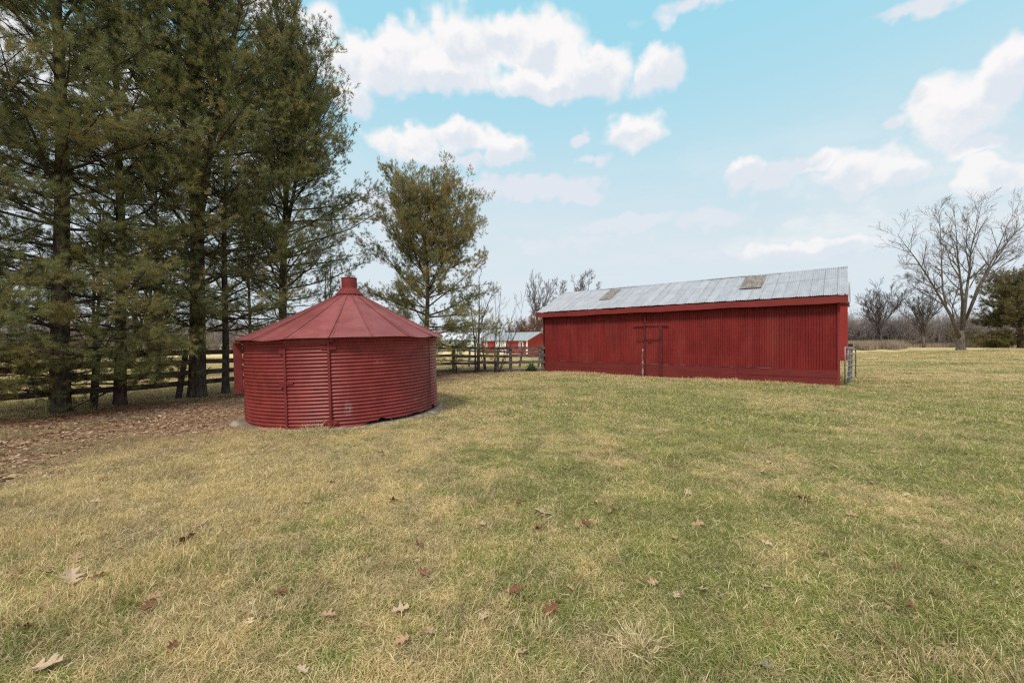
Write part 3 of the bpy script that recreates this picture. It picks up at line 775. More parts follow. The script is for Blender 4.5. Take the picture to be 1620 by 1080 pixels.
def place_sprays(b, P, D, scl, protos, rs, tint):
    P = np.array(P); D = np.array(D); N = len(P)
    D /= np.linalg.norm(D, axis=1)[:, None] + 1e-9
    ref = rs.normal(size=(N, 3)); Yv = np.cross(D, ref); Yv /= np.linalg.norm(Yv, axis=1)[:, None] + 1e-9; Zv = np.cross(D, Yv)
    Rm = np.stack([D, Yv, Zv], -1)
    which = rs.integers(0, len(protos), N); scl = np.broadcast_to(scl, (N,)); tint = np.broadcast_to(tint, (N,))
    for k, (V, tone) in enumerate(protos):
        i = np.where(which == k)[0]
        if not len(i): continue
        W_ = np.einsum('nij,vj->nvi', Rm[i], V) * scl[i][:, None, None] + P[i][:, None]
        n = len(i) * len(V); F = np.arange(n).reshape(-1, 3)
        b.add(W_.reshape(-1, 3), F, tint=np.repeat(tint[i], len(V)), tone=np.tile(tone, len(i)))
def bendpath(p, d, L, n, up, wob, rs):
    pts = [np.array(p, float)]; d = unit(np.array(d, float))
    for i in range(n):
        d = unit(d + np.array([0, 0, up / n]) + rs.normal(size=3) * wob); pts.append(pts[-1] + d * L / n)
    return pts
def pine(px, py_or_depth, H, r0, lo, Rm, seed, label, dens=1.0, fork=None, m='needles', far=False, lean=(0, 0), name='pine_tree', prof=None, bare_lo=None, thin_top=True, base=None, side=None, group=None, ss=1.0, e_lo=-4, e_hi=50, lv=(.55, 1.12)):
    rs = np.random.default_rng(seed)
    if base is None: base = at(px, py_or_depth)
    T = thing(name, base, label, 'tree', group=group)
    wood = MB(); SP, SD, ST, SC = [], [], [], []
    stems = []
    k = 14
    main = [np.array([lean[0] * f + .10 * math.sin(f * 9 + seed) * f, lean[1] * f + .08 * math.cos(f * 7 + seed) * f - .0, H * f]) for f in np.linspace(0, 1, k)]
    rad = [max(.012, r0 * (1 - f) ** .85 * (1 + .55 * math.exp(-f * H / .35))) for f in np.linspace(0, 1, k)]
    main[0][2] = -.12
    # extra rings near the ground for the root flare
    mp = [main[0], main[0] + np.array([0, 0, .25]), main[0] + np.array([0, 0, .55])] + main[1:]
    mr = [r0 * 1.4, r0 * 1.14, r0 * 1.02] + rad[1:]
    wood.tube(mp, mr, 14)
    stems.append((main, rad, lo, 1.0))
    for (hz, daz, spread, hh, rr_) in (fork or []):
        p0 = np.array([np.interp(hz, [p[2] for p in main], [p[i] for p in main]) for i in range(3)])
        dirv = np.array([math.cos(daz) * spread, math.sin(daz) * spread, 1.0])
        pts = bendpath(p0, dirv, hh, 8, 1.2, .04, rs)
        rd = np.linspace(rr_, .012, len(pts)); wood.tube(pts, rd, 9); stems.append((pts, list(rd), pts[2][2], .80))
    step = .42 if not far else .42
    for (st, rd, zlo, sf) in stems:
        zs = np.array([p[2] for p in st]); st = np.array(st); z = zlo
        top = zs[-1]
        while z < top - .15:
            f = (z - 0) / H
            nb = rs.integers(3, 6) if st[0][2] < .5 else rs.integers(2, 4); a0 = rs.random() * 6.28
            P0 = np.array([np.interp(z, zs, st[:, i]) for i in range(3)]); rz = float(np.interp(z, zs, rd))
            shape = (prof or (lambda f: min(1, .78 + f * 1.5) * (1 - max(0, f - .35) / .65) ** .75 + .10))(f)
            for b_ in range(nb):
                az_ = a0 + b_ * 6.283 / nb + rs.normal(0, .25)
                L = Rm * sf * shape * rs.uniform(*lv)
                if side: L *= side(az_, z)
                if L < .25: L = .25
                e0 = R(e_lo + (e_hi - e_lo) * f ** 1.1 + rs.normal(0, 9))
                d = np.array([math.cos(az_) * math.cos(e0), math.sin(az_) * math.cos(e0), math.sin(e0)])
                n = max(3, int(L / .45)); pts = bendpath(P0 + rs.normal(0, .05, 3) * [0, 0, 1], d, L, n, .22 if f < .5 else .5, .07, rs)
                rb = min(rz * .42, .008 + L * .0085); rr_ = np.linspace(rb, .005, n + 1)
                A = np.array(pts[:-1]); B = np.array(pts[1:]); wood.segs(A, B, rr_[:-1], rr_[1:], 5 if not far else 3)
                dead = bare_lo and z < bare_lo and rs.random() < .7
                # secondary shoots
                ns = int(L / (.165 if not far else .36)); PT = np.array(pts); T_ = np.linspace(0, 1, len(PT))
                sa, sb2 = [], []
                for q in range(ns):
                    u = rs.uniform(.22 if f < .4 else .08, 1.0) if not dead else rs.uniform(.3, 1)
                    p = np.array([np.interp(u, T_, PT[:, i]) for i in range(3)])
                    j = min(len(PT) - 2, int(u * (len(PT) - 1))); bd = unit(PT[j + 1] - PT[j])
                    sgn = 1 if q % 2 else -1; lat = unit(np.cross(bd, [0, 0, 1])) * sgn
                    ang = rs.uniform(.6, 1.15); sdv = unit(bd * math.cos(ang) + lat * math.sin(ang) + np.array([0, 0, rs.normal(.14, .36)]))
                    sl_ = (.30 + .38 * L * (1 - u) * .6 + .12 * L * .5) * rs.uniform(.5, 1.1)
                    if dead: sl_ *= .7
                    mid = p + sdv * sl_ * .5 + rs.normal(0, .02, 3); end = mid + unit(sdv + [0, 0, .25]) * sl_ * .5
                    sa += [p, mid]; sb2 += [mid, end]
                    if dead:
                        continue
                    nsp = max(1, int(sl_ / (.062 if not far else .30) * dens))
                    br = rs.random() < .5
                    tn = np.clip(.5 + .28 * rs.normal() + .10 * (u - .6), 0, 1)
                    for w_ in range(nsp):
                        g = rs.uniform(.25, 1.0) if u < .7 else rs.uniform(.05, 1.0)
                        pp = (p + (mid - p) * g * 2) if g < .5 else (mid + (end - mid) * (g * 2 - 1))
                        SP.append(pp + rs.normal(0, .075 if not far else .1, 3)); dd = unit(sdv * 1.0 + rs.normal(0, .42, 3) + np.array([0, 0, .28 + .35 * f]))
                        SD.append(dd); ST.append(tn); SC.append(rs.uniform(.75, 1.2) * ss)
                if not dead:
                    for w_ in range(2): SP.append(pts[-1] + rs.normal(0, .03, 3)); SD.append(unit(pts[-1] - pts[-2] + rs.normal(0, .2, 3))); ST.append(rs.random()); SC.append(1.1)
                if sa: wood.segs(sa, sb2, .0052 if not far else .015, .003 if not far else .01, 3)
            z += step * rs.uniform(.6, 1.2) * (1 if z > 1 else .9)
    wood.build('trunk', M['bark'], T, True)
    cr = MB(); place_sprays(cr, SP, SD, np.array(SC), SPR if not far else SPR_FAR, rs, np.array(ST))
    cr.build('crown', M[m], T)
    return len(SP)

NPINE = 'row of tall white pines along the fence'
cnt = []
cnt.append(pine(95, 9.4, 16, .175, .50, 3.1, 11, 'pine with a thick dark trunk at the left of the row, low drooping boughs', .72, group=NPINE, bare_lo=None))
cnt.append(pine(190, 10.5, 14.5, .125, .6, 2.6, 12, 'thinner pine, second trunk from the left in the row', .70, group=NPINE))
cnt.append(pine(312, 12.05, 18, .215, 2.0, 3.5, 13, 'largest pine with a forked trunk, third from the left, left of the bin', .54, fork=[(4.9, .5, .16, 10.5, .13), (6.0, 2.6, .28, 9.5, .10), (5.4, 4.4, .28, 9, .09)], group=NPINE, bare_lo=5.2, e_lo=8, e_hi=66))
cnt.append(pine(357, 12.9, 12.5, .10, 2.0, 2.1, 14, 'slender straight pine just left of the bin hatch', .42, group=NPINE, bare_lo=4.2))
cnt.append(pine(447, 15.0, 13.6, .16, 1.9, 3.9, 15, 'tall pine directly behind the bin roof with an open airy crown', .80, ss=.95, fork=[(5.5, .1, .34, 7.0, .07), (6.5, 2.4, .25, 6.5, .06)], lean=(.15, 0), group=NPINE, e_lo=2, e_hi=68, prof=lambda f: 1 if f < .55 else 1 - .55 * (f - .55) / .45))
cnt.append(pine(675, 19.0, 8.3, .15, 1.3, 4.3, 16, 'shorter golden-green pine standing alone right of the bin vent', 1.25, ss=.9, fork=[(4.0, .2, .62, 4.8, .05), (4.4, 2.9, .60, 4.6, .05)], lv=(.68, 1.0), m='needles_gold', group=NPINE,
     e_lo=-4, e_hi=54, prof=lambda f: 1 if f < .5 else 1 - .42 * (f - .5) / .5))
cnt.append(pine(-130, 8.2, 15, .2, 1.0, 3.0, 17, 'pine whose boughs reach in from beyond the left edge', .75, group=NPINE))
cnt.append(pine(250, 18.5, 13, .12, 1.5, 2.6, 18, 'smaller pine beyond the fence between the second and third trunks of the row', .2, group=NPINE))
cnt.append(pine(395, 21, 11, .09, 2.0, 2.2, 19, 'thin pine beyond the fence left of the bin peak', .55, group=NPINE, bare_lo=3))
cnt.append(pine(0, 0, 1.75, .03, .25, .62, 21, 'small bushy evergreen sapling by the fence right of the bin', .8, base=at(722, 21.4), m='needles_gold', name='evergreen_sapling', prof=lambda f: 1 - .8 * f))

def bare_tree(name, base, label, limbs, seed, lv=3, m='twig', counts=(9, 6, 4), lens=(.42, .45, .5), spread=(25, 50), up=.35, group=None, trunk=None, crown_mat=None, thin=.006, leaves=None, bm=None):
    """limbs: list of (points relative to base, r0, r1)"""
    rs = np.random.default_rng(seed); T = thing(name, base, label, 'tree', group=group)
    wood = MB(); tw = MB(); LP = []
    if trunk: wood.tube(trunk[0], trunk[1], 12)
    def sprout(PT, ra, rb, level, Lp):
        if level >= lv: return
        PT = np.array(PT); T_ = np.linspace(0, 1, len(PT)); A, B, RA, RB = [], [], [], []
        n = counts[level]; lo_ = .25 if level == 0 else .15
        for q in range(n):
            u = lo_ + (1 - lo_) * (q + rs.random()) / n
            p = np.array([np.interp(u, T_, PT[:, i]) for i in range(3)]); j = min(len(PT) - 2, int(u * (len(PT) - 1)))
            bd = unit(PT[j + 1] - PT[j]); lat = unit(np.cross(bd, rs.normal(size=3))); ang = R(rs.uniform(*spread))
            d = unit(bd * math.cos(ang) + lat * math.sin(ang) + np.array([0, 0, up * .4]))
            L = Lp * lens[level] * rs.uniform(.5, 1.15) * (1.15 - .5 * u); r = max(thin, (ra + (rb - ra) * u) * .55)
            k = 4; pts = bendpath(p, d, L, k, up, .075, rs); rr_ = np.linspace(r, max(thin * .6, r * .3), k + 1)
            A += pts[:-1]; B += pts[1:]; RA += list(rr_[:-1]); RB += list(rr_[1:])
            if leaves and level >= 1: LP.extend(pts[1:])
            sprout(pts, r, rr_[-1], level + 1, L)
        (tw).segs(A, B, np.array(RA), np.array(RB), 3 if level else 5)
    for (pts, ra, rb) in limbs:
        P = np.array(pts, float); rr_ = rb + (ra - rb) * (1 - np.linspace(0, 1, len(P))) ** 1.4; wood.tube(P, rr_, 8)
        L = np.sum(np.linalg.norm(np.diff(P, axis=0), axis=1)); sprout(P, ra, rb, 0, L)
    wood.build('trunk', M[bm or m], T, True); tw.build('branches', M[m], T, True)
    if leaves:
        LPa = np.array(LP); c = leaves[1]; idx = rs.integers(0, len(LPa), c); P = LPa[idx] + rs.normal(0, leaves[2], (c, 3))
        s_ = leaves[3]; u_ = rs.normal(size=(c, 3)); v_ = rs.normal(size=(c, 3))
        u_ /= np.linalg.norm(u_, axis=1)[:, None]; v_ /= np.linalg.norm(v_, axis=1)[:, None]
        V = np.stack([P - u_ * s_, P + v_ * s_, P + u_ * s_], 1).reshape(-1, 3)
        MB().add(V, np.arange(c * 3).reshape(-1, 3)).build('crown', M[leaves[0]], T)
    return T
def auto_limbs(H, r0, n, seed, split=.3, spread=.45):
    rs = np.random.default_rng(seed); out = []
    zs = H * split
    out.append(([np.array([0, 0, -.2]), np.array([.02, 0, zs * .5]), np.array([0, .03, zs]), np.array([.1, .1, H * .6]), np.array([0, .2, H * .97])], r0, .02))
    for i in range(n):
        a = i * 6.283 / n + rs.normal(0, .3); z0 = zs * rs.uniform(.75, 1.5); sp_ = spread * rs.uniform(.5, 1.2)
        d = np.array([math.cos(a) * sp_, math.sin(a) * sp_, 1]); L = (H - z0) * rs.uniform(.75, 1.0)
        out.append((bendpath([0, 0, z0], d, L, 6, .5, .05, rs), r0 * rs.uniform(.35, .6), .015))
    return out

# big bare tree in the field on the right
def big_tree():
    D = 45.0; base = at(1520, D); rs = np.random.default_rng(31)
    def L(pts, r0, r1, dy):
        out = []
        for i, (px, py) in enumerate(pts):
            dd = D + dy * i / (len(pts) - 1) + rs.normal(0, .12)
            out.append(np.array([(px - 810) / FPX * dd - base[0], dd - D, EYE + (HOR - py) / FPX * dd - base[2]]))
        return (out, r0 * .58, r1 * .45)
    limbs = [L([(1518, 534), (1503, 497), (1487, 470), (1468, 438), (1448, 408), (1434, 390), (1420, 370)], .30, .03, -2.5),
             L([(1497, 486), (1491, 455), (1490, 425), (1489, 395), (1487, 352), (1484, 330)], .17, .03, 2.0),
             L([(1521, 530), (1523, 478), (1519, 440), (1515, 405), (1513, 370), (1509, 328)], .30, .03, 1.5),
             L([(1522, 530), (1529, 462), (1534, 425), (1536, 395), (1546, 352), (1553, 322)], .28, .03, -1.5),
             L([(1522, 522), (1545, 460), (1563, 425), (1580, 390), (1593, 358), (1612, 322)], .26, .03, 2.5),
             L([(1527, 508), (1551, 452), (1574, 412), (1600, 375), (1632, 345)], .22, .03, -3.0),
             L([(1480, 458), (1462, 448), (1448, 441), (1424, 438)], .09, .02, -2.0),
             L([(1515, 503), (1506, 480), (1480, 455), (1455, 432), (1425, 418)], .12, .02, 4.0),
             L([(1519, 440), (1505, 418), (1497, 392), (1478, 352)], .12, .02, -3.0),
             L([(1513, 528), (1506, 488), (1515, 458), (1520, 430)], .13, .03, -2.0),
             L([(1534, 455), (1548, 428), (1576, 400), (1604, 398)], .10, .02, 3.0),
             L([(1534, 425), (1528, 395), (1530, 362), (1536, 332)], .12, .02, 3.5)]
    trunk = ([np.array([0, 0, -.2]), np.array([0, 0, .3]), np.array([-.02, 0, .9]), np.array([.0, 0, 1.6]), np.array([-.05, 0, 2.25])], [.56, .39, .33, .32, .29])
    bare_tree('bare_tree', base, 'large spreading bare tree with a thick pale trunk in the field at right', limbs, 32, 3, 'twig', (15, 8, 5), (.24, .55, .6), (22, 50), .14, trunk=trunk, thin=.008, bm='bark_mid')
big_tree()
bare_tree('bare_tree', at(1392, 58), 'round bare tree nearest the barn gate at the far field edge', auto_limbs(8.9, .17, 9, 41, .22, .75), 42, 3, 'twig', (15, 8, 6), (.34, .5, .55), thin=.010)
bare_tree('bare_tree', at(1461, 60), 'smaller bare tree with a pale trunk left of the large spreading tree', auto_limbs(8.6, .22, 8, 43, .26, .9), 44, 3, 'twig', (15, 8, 6), (.34, .5, .55), thin=.010, bm='bark_pale')
bare_tree('bare_tree', at(851, 78), 'upright narrow bare tree beyond the small red shed', auto_limbs(14.2, .25, 6, 45, .25, .38), 46, 3, 'twig', (16, 9, 6), (.26, .5, .5), (20, 45), .35, thin=.012)
bare_tree('bare_tree', at(918, 62), 'bare tree showing above the left part of the barn roof', auto_limbs(12.6, .34, 7, 47, .3, .8), 48, 3, 'twig', (14, 9, 6), (.28, .5, .55), (30, 60), .1, thin=.013)
bare_tree('bare_tree', at(757, 21.9), 'slim two-stemmed bare tree rising at the fence right of the golden pine', [([np.array(p) for p in ((0, 0, -.1), (.0, 0, 1.4), (.05, 0, 3.0), (.02, .1, 5.3))], .085, .012), ([np.array(p) for p in ((-.16, .1, -.1), (-.2, .1, 1.4), (-.35, .15, 3.0), (-.75, .2, 4.9))], .06, .012), ([np.array(p) for p in ((.02, 0, 2.0), (.25, 0, 3.0), (.6, .1, 4.0), (1.0, .2, 4.7))], .035, .01)], 50, 3, 'twig', (8, 5, 3), (.28, .45, .5), thin=.006)
def shrub(px, depth, H, n, seed, label, sp=.5, m='twig', th=.006, lean=0):
    rs = np.random.default_rng(seed); limbs = []
    for i in range(n):
        a = rs.random() * 6.28; s_ = rs.uniform(.1, sp)
        d = np.array([math.cos(a) * s_ + lean, math.sin(a) * s_, 1]); limbs.append((bendpath([math.cos(a) * .12, math.sin(a) * .12, -.05], d, H * rs.uniform(.6, 1.05), 7, .35, .05, rs), rs.uniform(.014, .034) * (H / 4), .005))
    return bare_tree('bare_sapling', at(px, depth), label, limbs, seed + 1, 2, m, (7, 4), (.30, .45), thin=th, group='bare saplings at the fence')
shrub(786, 21.7, 4.5, 8, 60, 'clump of leaning bare stems against the fence between its two posts', .28, lean=.16)
shrub(770, 23.4, 4.2, 5, 62, 'thin bare saplings just beyond the fence in front of the small red shed', .3)
bare_tree('bare_tree', at(233, 19), 'olive-barked bare tree with many upright limbs seen between the pines', auto_limbs(7.5, .17, 8, 70, .22, .6), 71, 2, 'olive_bark', (10, 5), (.34, .5), thin=.012)
bare_tree('bare_tree', at(148, 12.6), 'slender bare tree behind the second pine trunk', auto_limbs(6.0, .07, 5, 72, .25, .5), 73, 2, 'twig', (9, 5), (.34, .5), thin=.006)
bare_tree('bare_tree', at(520, 24), 'slender bare tree hidden behind the bin roof', auto_limbs(7.0, .09, 5, 74, .25, .4), 75, 2, 'twig', (9, 5), (.34, .5), thin=.008)
bare_tree('oak_tree', at(842, 71), 'rounded oak keeping its russet leaves behind the small red shed', auto_limbs(6.4, .18, 8, 80, .2, .9), 81, 3, 'twig', (8, 5, 3), (.4, .5, .5), thin=.02, leaves=('russet', 9000, .22, .09))
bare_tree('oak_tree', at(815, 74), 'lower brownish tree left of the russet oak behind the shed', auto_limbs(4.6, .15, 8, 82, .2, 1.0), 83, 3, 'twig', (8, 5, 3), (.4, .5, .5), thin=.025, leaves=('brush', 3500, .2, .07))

# evergreen at the right edge
pine(0, 0, 8.8, .28, .5, 6.6, 90, 'broad dark evergreen at the right edge beyond the big bare tree', 2.6, far=True, m='needles_far', base=at(1614, 54), name='evergreen_tree', prof=lambda f: (1 if f < .5 else max(.3, 1 - .6 * ((f - .5) / .5) ** 1.3)))

# far woods: one mass of leafless trees round the fields
def treeline():
    rs = np.random.default_rng(101); protos = []
    for k in range(7):
        A, B, RA, RB = [], [], [], []
        tall = k >= 5
        def grow(p, d, L, r, lv):
            n = 3; pts = bendpath(p, d, L, n, .5, .16, rs)
            for i in range(n): A.append(pts[i]); B.append(pts[i + 1]); RA.append(r * (1 - i * .22)); RB.append(r * (1 - (i + 1) * .22))
            if lv <= 0: return
            for _ in range(4 if lv > 1 else 4):
                u = rs.integers(1, n + 1); q = pts[u]; dd = unit(unit(pts[u] - pts[u - 1]) + rs.normal(0, .65, 3)); grow(q, dd, L * rs.uniform(.4, .75), r * .5, lv - 1)
        for s_ in range(3 if tall else 6):
            a = rs.random() * 6.28; c_ = rs.uniform(0, .7)
            grow(np.array([math.cos(a) * c_, math.sin(a) * c_, -.1]), np.array([math.cos(a) * .3, math.sin(a) * .3, 1]), 2.3 if not tall else 3.2, .045 if not tall else .07, 2 if not tall else 3)
        protos.append(tuple(map(np.array, (A, B, RA, RB))))
    b = MB()
    N = 1900
    for i in range(N):
        a = rs.uniform(34, 60) if i % 20 < 9 else (rs.uniform(-68, -8) if i % 20 < 16 else rs.uniform(-8, 34)); r = rs.uniform(86, 104) if a > 22 else rs.uniform(96, 125)
        x = math.sin(R(a)) * r * (1.0); y = math.cos(R(a)) * r
        if a > 28: # straight field edge on the right
            y = rs.uniform(66, 80); x = y * math.tan(R(a))
            if a > 60: continue
        tallp = rs.random() < (.25 if a < 20 else .10)
        k = rs.integers(5, 7) if tallp else rs.integers(0, 5)
        A, B, RA, RB = protos[k]; s_ = rs.uniform(.75, 1.5) * (1.15 if a < -10 else 1.0); th = rs.random() * 6.28
        Rz = np.array([[math.cos(th), -math.sin(th), 0], [math.sin(th), math.cos(th), 0], [0, 0, 1]]); o = np.array([x, y, float(ground_z(x, y))])
        b.segs(A @ Rz.T * s_ * [1.2, 1.2, 1] + o, B @ Rz.T * s_ * [1.2, 1.2, 1] + o, RA * s_, RB * s_, 3)
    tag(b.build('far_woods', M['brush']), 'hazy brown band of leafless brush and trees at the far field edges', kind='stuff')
treeline()

# tan rough grass at the far field edge
def blades(b, P, H, w, rs, lean=.35, **kw):
    N = len(P); a = rs.random(N) * 6.283; ln = rs.normal(0, lean, (N, 2)) * H[:, None]
    s_ = np.stack([np.cos(a), np.sin(a), 0 * a], -1) * w
    M1 = P + np.stack([ln[:, 0] * .3, ln[:, 1] * .3, H * .55], -1); Tp = P + np.stack([ln[:, 0], ln[:, 1], H], -1)
    V = np.stack([P - s_, P + s_, M1 + s_ * .7, M1 - s_ * .7, Tp], 1).reshape(-1, 3); k = np.arange(N)[:, None] * 5
    b.add(V, k + np.array([[0, 1, 2, 3]]), k + np.array([[3, 2, 4]]), **kw)
def field_grass():
    rs = np.random.default_rng(120); P = []
    N = 26000
    y = rs.uniform(50, 66, N); a = rs.uniform(38.5, 44.5, N); x = y * np.tan(np.radians(a))
    keep = (rs.random(N) < np.clip((44.5 - a) / 2.5, 0, 1)) & (y > 52 + 2 * np.sin(a * 3))
    N2 = 26000; y2 = rs.uniform(60, 70, N2); a2 = rs.uniform(28, 57, N2); x2 = y2 * np.tan(np.radians(a2))
    X = np.concatenate([x[keep], x2]); Y = np.concatenate([y[keep], y2]); H = np.concatenate([rs.uniform(.6, 1.35, keep.sum()), rs.uniform(.25, .85, N2)])
    b = MB(); blades(b, np.stack([X, Y, ground_z(X, Y)], -1), H, .02, rs, .2)
    tag(b.build('tall_grass', M['tallgrass']), 'tan uncut grass along the far edge of the field', kind='stuff')
field_grass()

# ------------------------------------------------------------------ far buildings
def small_shed():
    a = np.array([-5.05, 66.0]); b = np.array([2.25, 60.0]); d = (b - a) / np.linalg.norm(b - a); L = np.linalg.norm(b - a)
    T = thing('shed', (b[0], b[1], 0), 'small red shed with white trim and a pale grey roof beyond the fence', 'shed', (0, 0, math.atan2(d[1], d[0])))
    w, ez, rz = 6.4, 2.12, 3.34
    wb = MB().box((-L / 2, .05, ez / 2 - .2), (L, .1, ez + .4)).box((-L / 2, w, ez / 2 - .2), (L, .1, ez + .4))
    for x in (-.03, -L + .03): wb.add([(x, 0, -.3), (x, w, -.3), (x, w, ez), (x, w / 2, rz - .05), (x, 0, ez)], [[0, 1, 2, 4]], [[2, 3, 4]])
    wb.build('wall', M['shed_red'], T)
    rb = MB(); 
    rb.beam((-L - .3, -.35, ez - .08), (-L - .3, -.35, ez - .07), .01, .01)
    V = [(-L - .35, -.35, ez - .06), (.35, -.35, ez - .06), (.35, w / 2, rz + .04), (-L - .35, w / 2, rz + .04), (.35, w + .35, ez - .06), (-L - .35, w + .35, ez - .06)]
    V = V + [(x, y, z - .08) for x, y, z in V]
    rb.add(V, [[0, 1, 2, 3], [3, 2, 4, 5], [6, 9, 8, 7], [9, 11, 10, 8], [0, 6, 7, 1], [1, 7, 8, 2], [2, 8, 10, 4], [0, 3, 9, 6], [3, 5, 11, 9]])
    rb.build('roof', M['shed_roof'], T)
    for x in (-.02, -L + .02): MB().box((x, -.02, ez / 2), (.22, .1, ez)).build('corner_trim', M['white'], T)
    def X(px):
        k = (px - 810) / FPX; # intersection of the sight line with the front wall
        tt = (b[0] - k * b[1]) / (k * (-d[1]) + d[0]); return -tt
    for p0, p1 in ((766, 771), (821, 828)):
        x0, x1 = X(p0), X(p1)
        wn = MB().box(((x0 + x1) / 2, -.03, 1.35), (x1 - x0, .06, .95)).build('window', M['white'], T)
        MB().box(((x0 + x1) / 2, -.075, 1.35), ((x1 - x0) * .6, .03, .70)).build('pane', M['glass'], wn)
        MB().box(((x0 + x1) / 2, -.10, 1.35), (.06, .03, .70)).build('mullion', M['white'], wn)
    x0, x1 = X(784), X(801)
    dr = MB().box(((x0 + x1) / 2, -.04, .95), (x1 - x0, .08, 1.9)).build('door', M['white'], T)
    c = (x0 + x1) / 2; h = (x1 - x0) / 2 - .1
    br = MB().beam((c - h, -.10, .15), (c + h, -.10, .85), .03, .09).beam((c - h, -.11, .85), (c + h, -.11, .15), .03, .09).box((c, -.095, .95), (x1 - x0, .03, .08))
    br.build('brace', M['shed_red'], dr)
small_shed()
def pale_building():
    p = at(760, 84); T = thing('pole_building', (p[0], p[1], 0), 'long pale metal building beyond the fence, left of the small red shed', 'building', (0, 0, R(-6)))
    L, w, ez, rz = 12, 8, 2.3, 4.0
    MB().box((-L / 2, w / 2, ez / 2 - .2), (L, w, ez + .4)).build('wall', M['pale_metal'], T)
    V = [(-L - .3, -.3, ez), (.3, -.3, ez), (.3, w / 2, rz), (-L - .3, w / 2, rz), (.3, w + .3, ez), (-L - .3, w + .3, ez)]
    MB().add(V, [[0, 1, 2, 3], [3, 2, 4, 5]], [[1, 4, 2], [0, 3, 5]]).build('roof', M['pale_metal'], T)
    MB().box((-4.5, -.04, .95), (3.0, .06, 1.9)).build('door', M['shed_roof'], T)
    MB().box((-9, -.04, 1.3), (1.2, .06, .8)).build('window', M['glass'], T)
pale_building()

# ------------------------------------------------------------------ small plants
def yucca():
    rs = np.random.default_rng(140); p = at(841, 22.6); T = tag(None or bpy.data.objects.new('yucca_plant', None), 'spiky green yucca at the foot of the fence beside the barn', 'plant'); COL.objects.link(T); T.location = p
    b = MB()
    for i in range(120):
        a = rs.random() * 6.28; e = R(rs.uniform(15, 85)); L = rs.uniform(.45, .72); d = np.array([math.cos(a) * math.cos(e), math.sin(a) * math.cos(e), math.sin(e)])
        s_ = unit(np.cross(d, [0, 0, 1])) * .028; m1 = d * L * .5; tp = d * L + np.array([0, 0, -.10 * math.cos(e)])
        b.add([-s_, s_, m1 + s_ * 1.2, m1 - s_ * 1.2, tp], [[0, 1, 2, 3]], [[3, 2, 4]])
    b.build('leaves', M['yucca'], T)
yucca()
def tuft(name, loc, label, n, Hm, spread, seed, lean, w=.0016, cat='grass tuft'):
    rs = np.random.default_rng(seed); b = MB()
    r = np.abs(rs.normal(0, spread, n)); a = rs.random(n) * 6.28
    P = np.stack([r * np.cos(a), r * np.sin(a), 0 * a - .005], -1); H = Hm * rs.uniform(.45, 1.2, n)
    dirs = np.stack([np.cos(a), np.sin(a), 0 * a], -1); L = H
    el = np.radians(rs.uniform(*lean, n)); d0 = dirs * np.cos(el)[:, None] + np.array([0, 0, 1]) * np.sin(el)[:, None] + rs.normal(0, .25, (n, 3))
    d0 /= np.linalg.norm(d0, axis=1)[:, None]
    M1 = P + d0 * L[:, None] * .5; d1 = d0 + rs.normal(0, .3, (n, 3)) + [0, 0, -.55]; d1 /= np.linalg.norm(d1, axis=1)[:, None]
    Tp = M1 + d1 * L[:, None] * .5; Tp[:, 2] = np.maximum(Tp[:, 2], .012 + rs.random(n) * .02)
    s_ = np.cross(d0, rs.normal(size=(n, 3))); s_ /= np.linalg.norm(s_, axis=1)[:, None]; s_ *= w
    V = np.stack([P - s_, P + s_, M1 + s_, M1 - s_, Tp], 1).reshape(-1, 3); k = np.arange(n)[:, None] * 5
    b.add(V, k + np.array([[0, 1, 2, 3]]), k + np.array([[3, 2, 4]]))
    o = b.build(name, M['straw']); o.location = loc; tag(o, label, cat); return o
tuft('grass_tussock', on_ground(1010, 1032), 'shaggy pale straw tussock in the lawn at the bottom, right of centre', 420, .15, .06, 150, (15, 80), .0026)
tuft('grass_tussock', on_ground(860, 1010), 'smaller loose straw tuft left of the shaggy tussock', 170, .12, .06, 151, (20, 80), .0024)
tuft('weed_clump', on_ground(497, 685), 'dry tangled weeds at the foot of the bin door', 240, .26, .16, 152, (15, 85), .0022, 'weeds')
tuft('weed_clump', on_ground(1365, 700), 'pale matted patch of straw on the lawn in front of the farm gate', 300, .14, .22, 153, (5, 60), .0022, 'weeds')

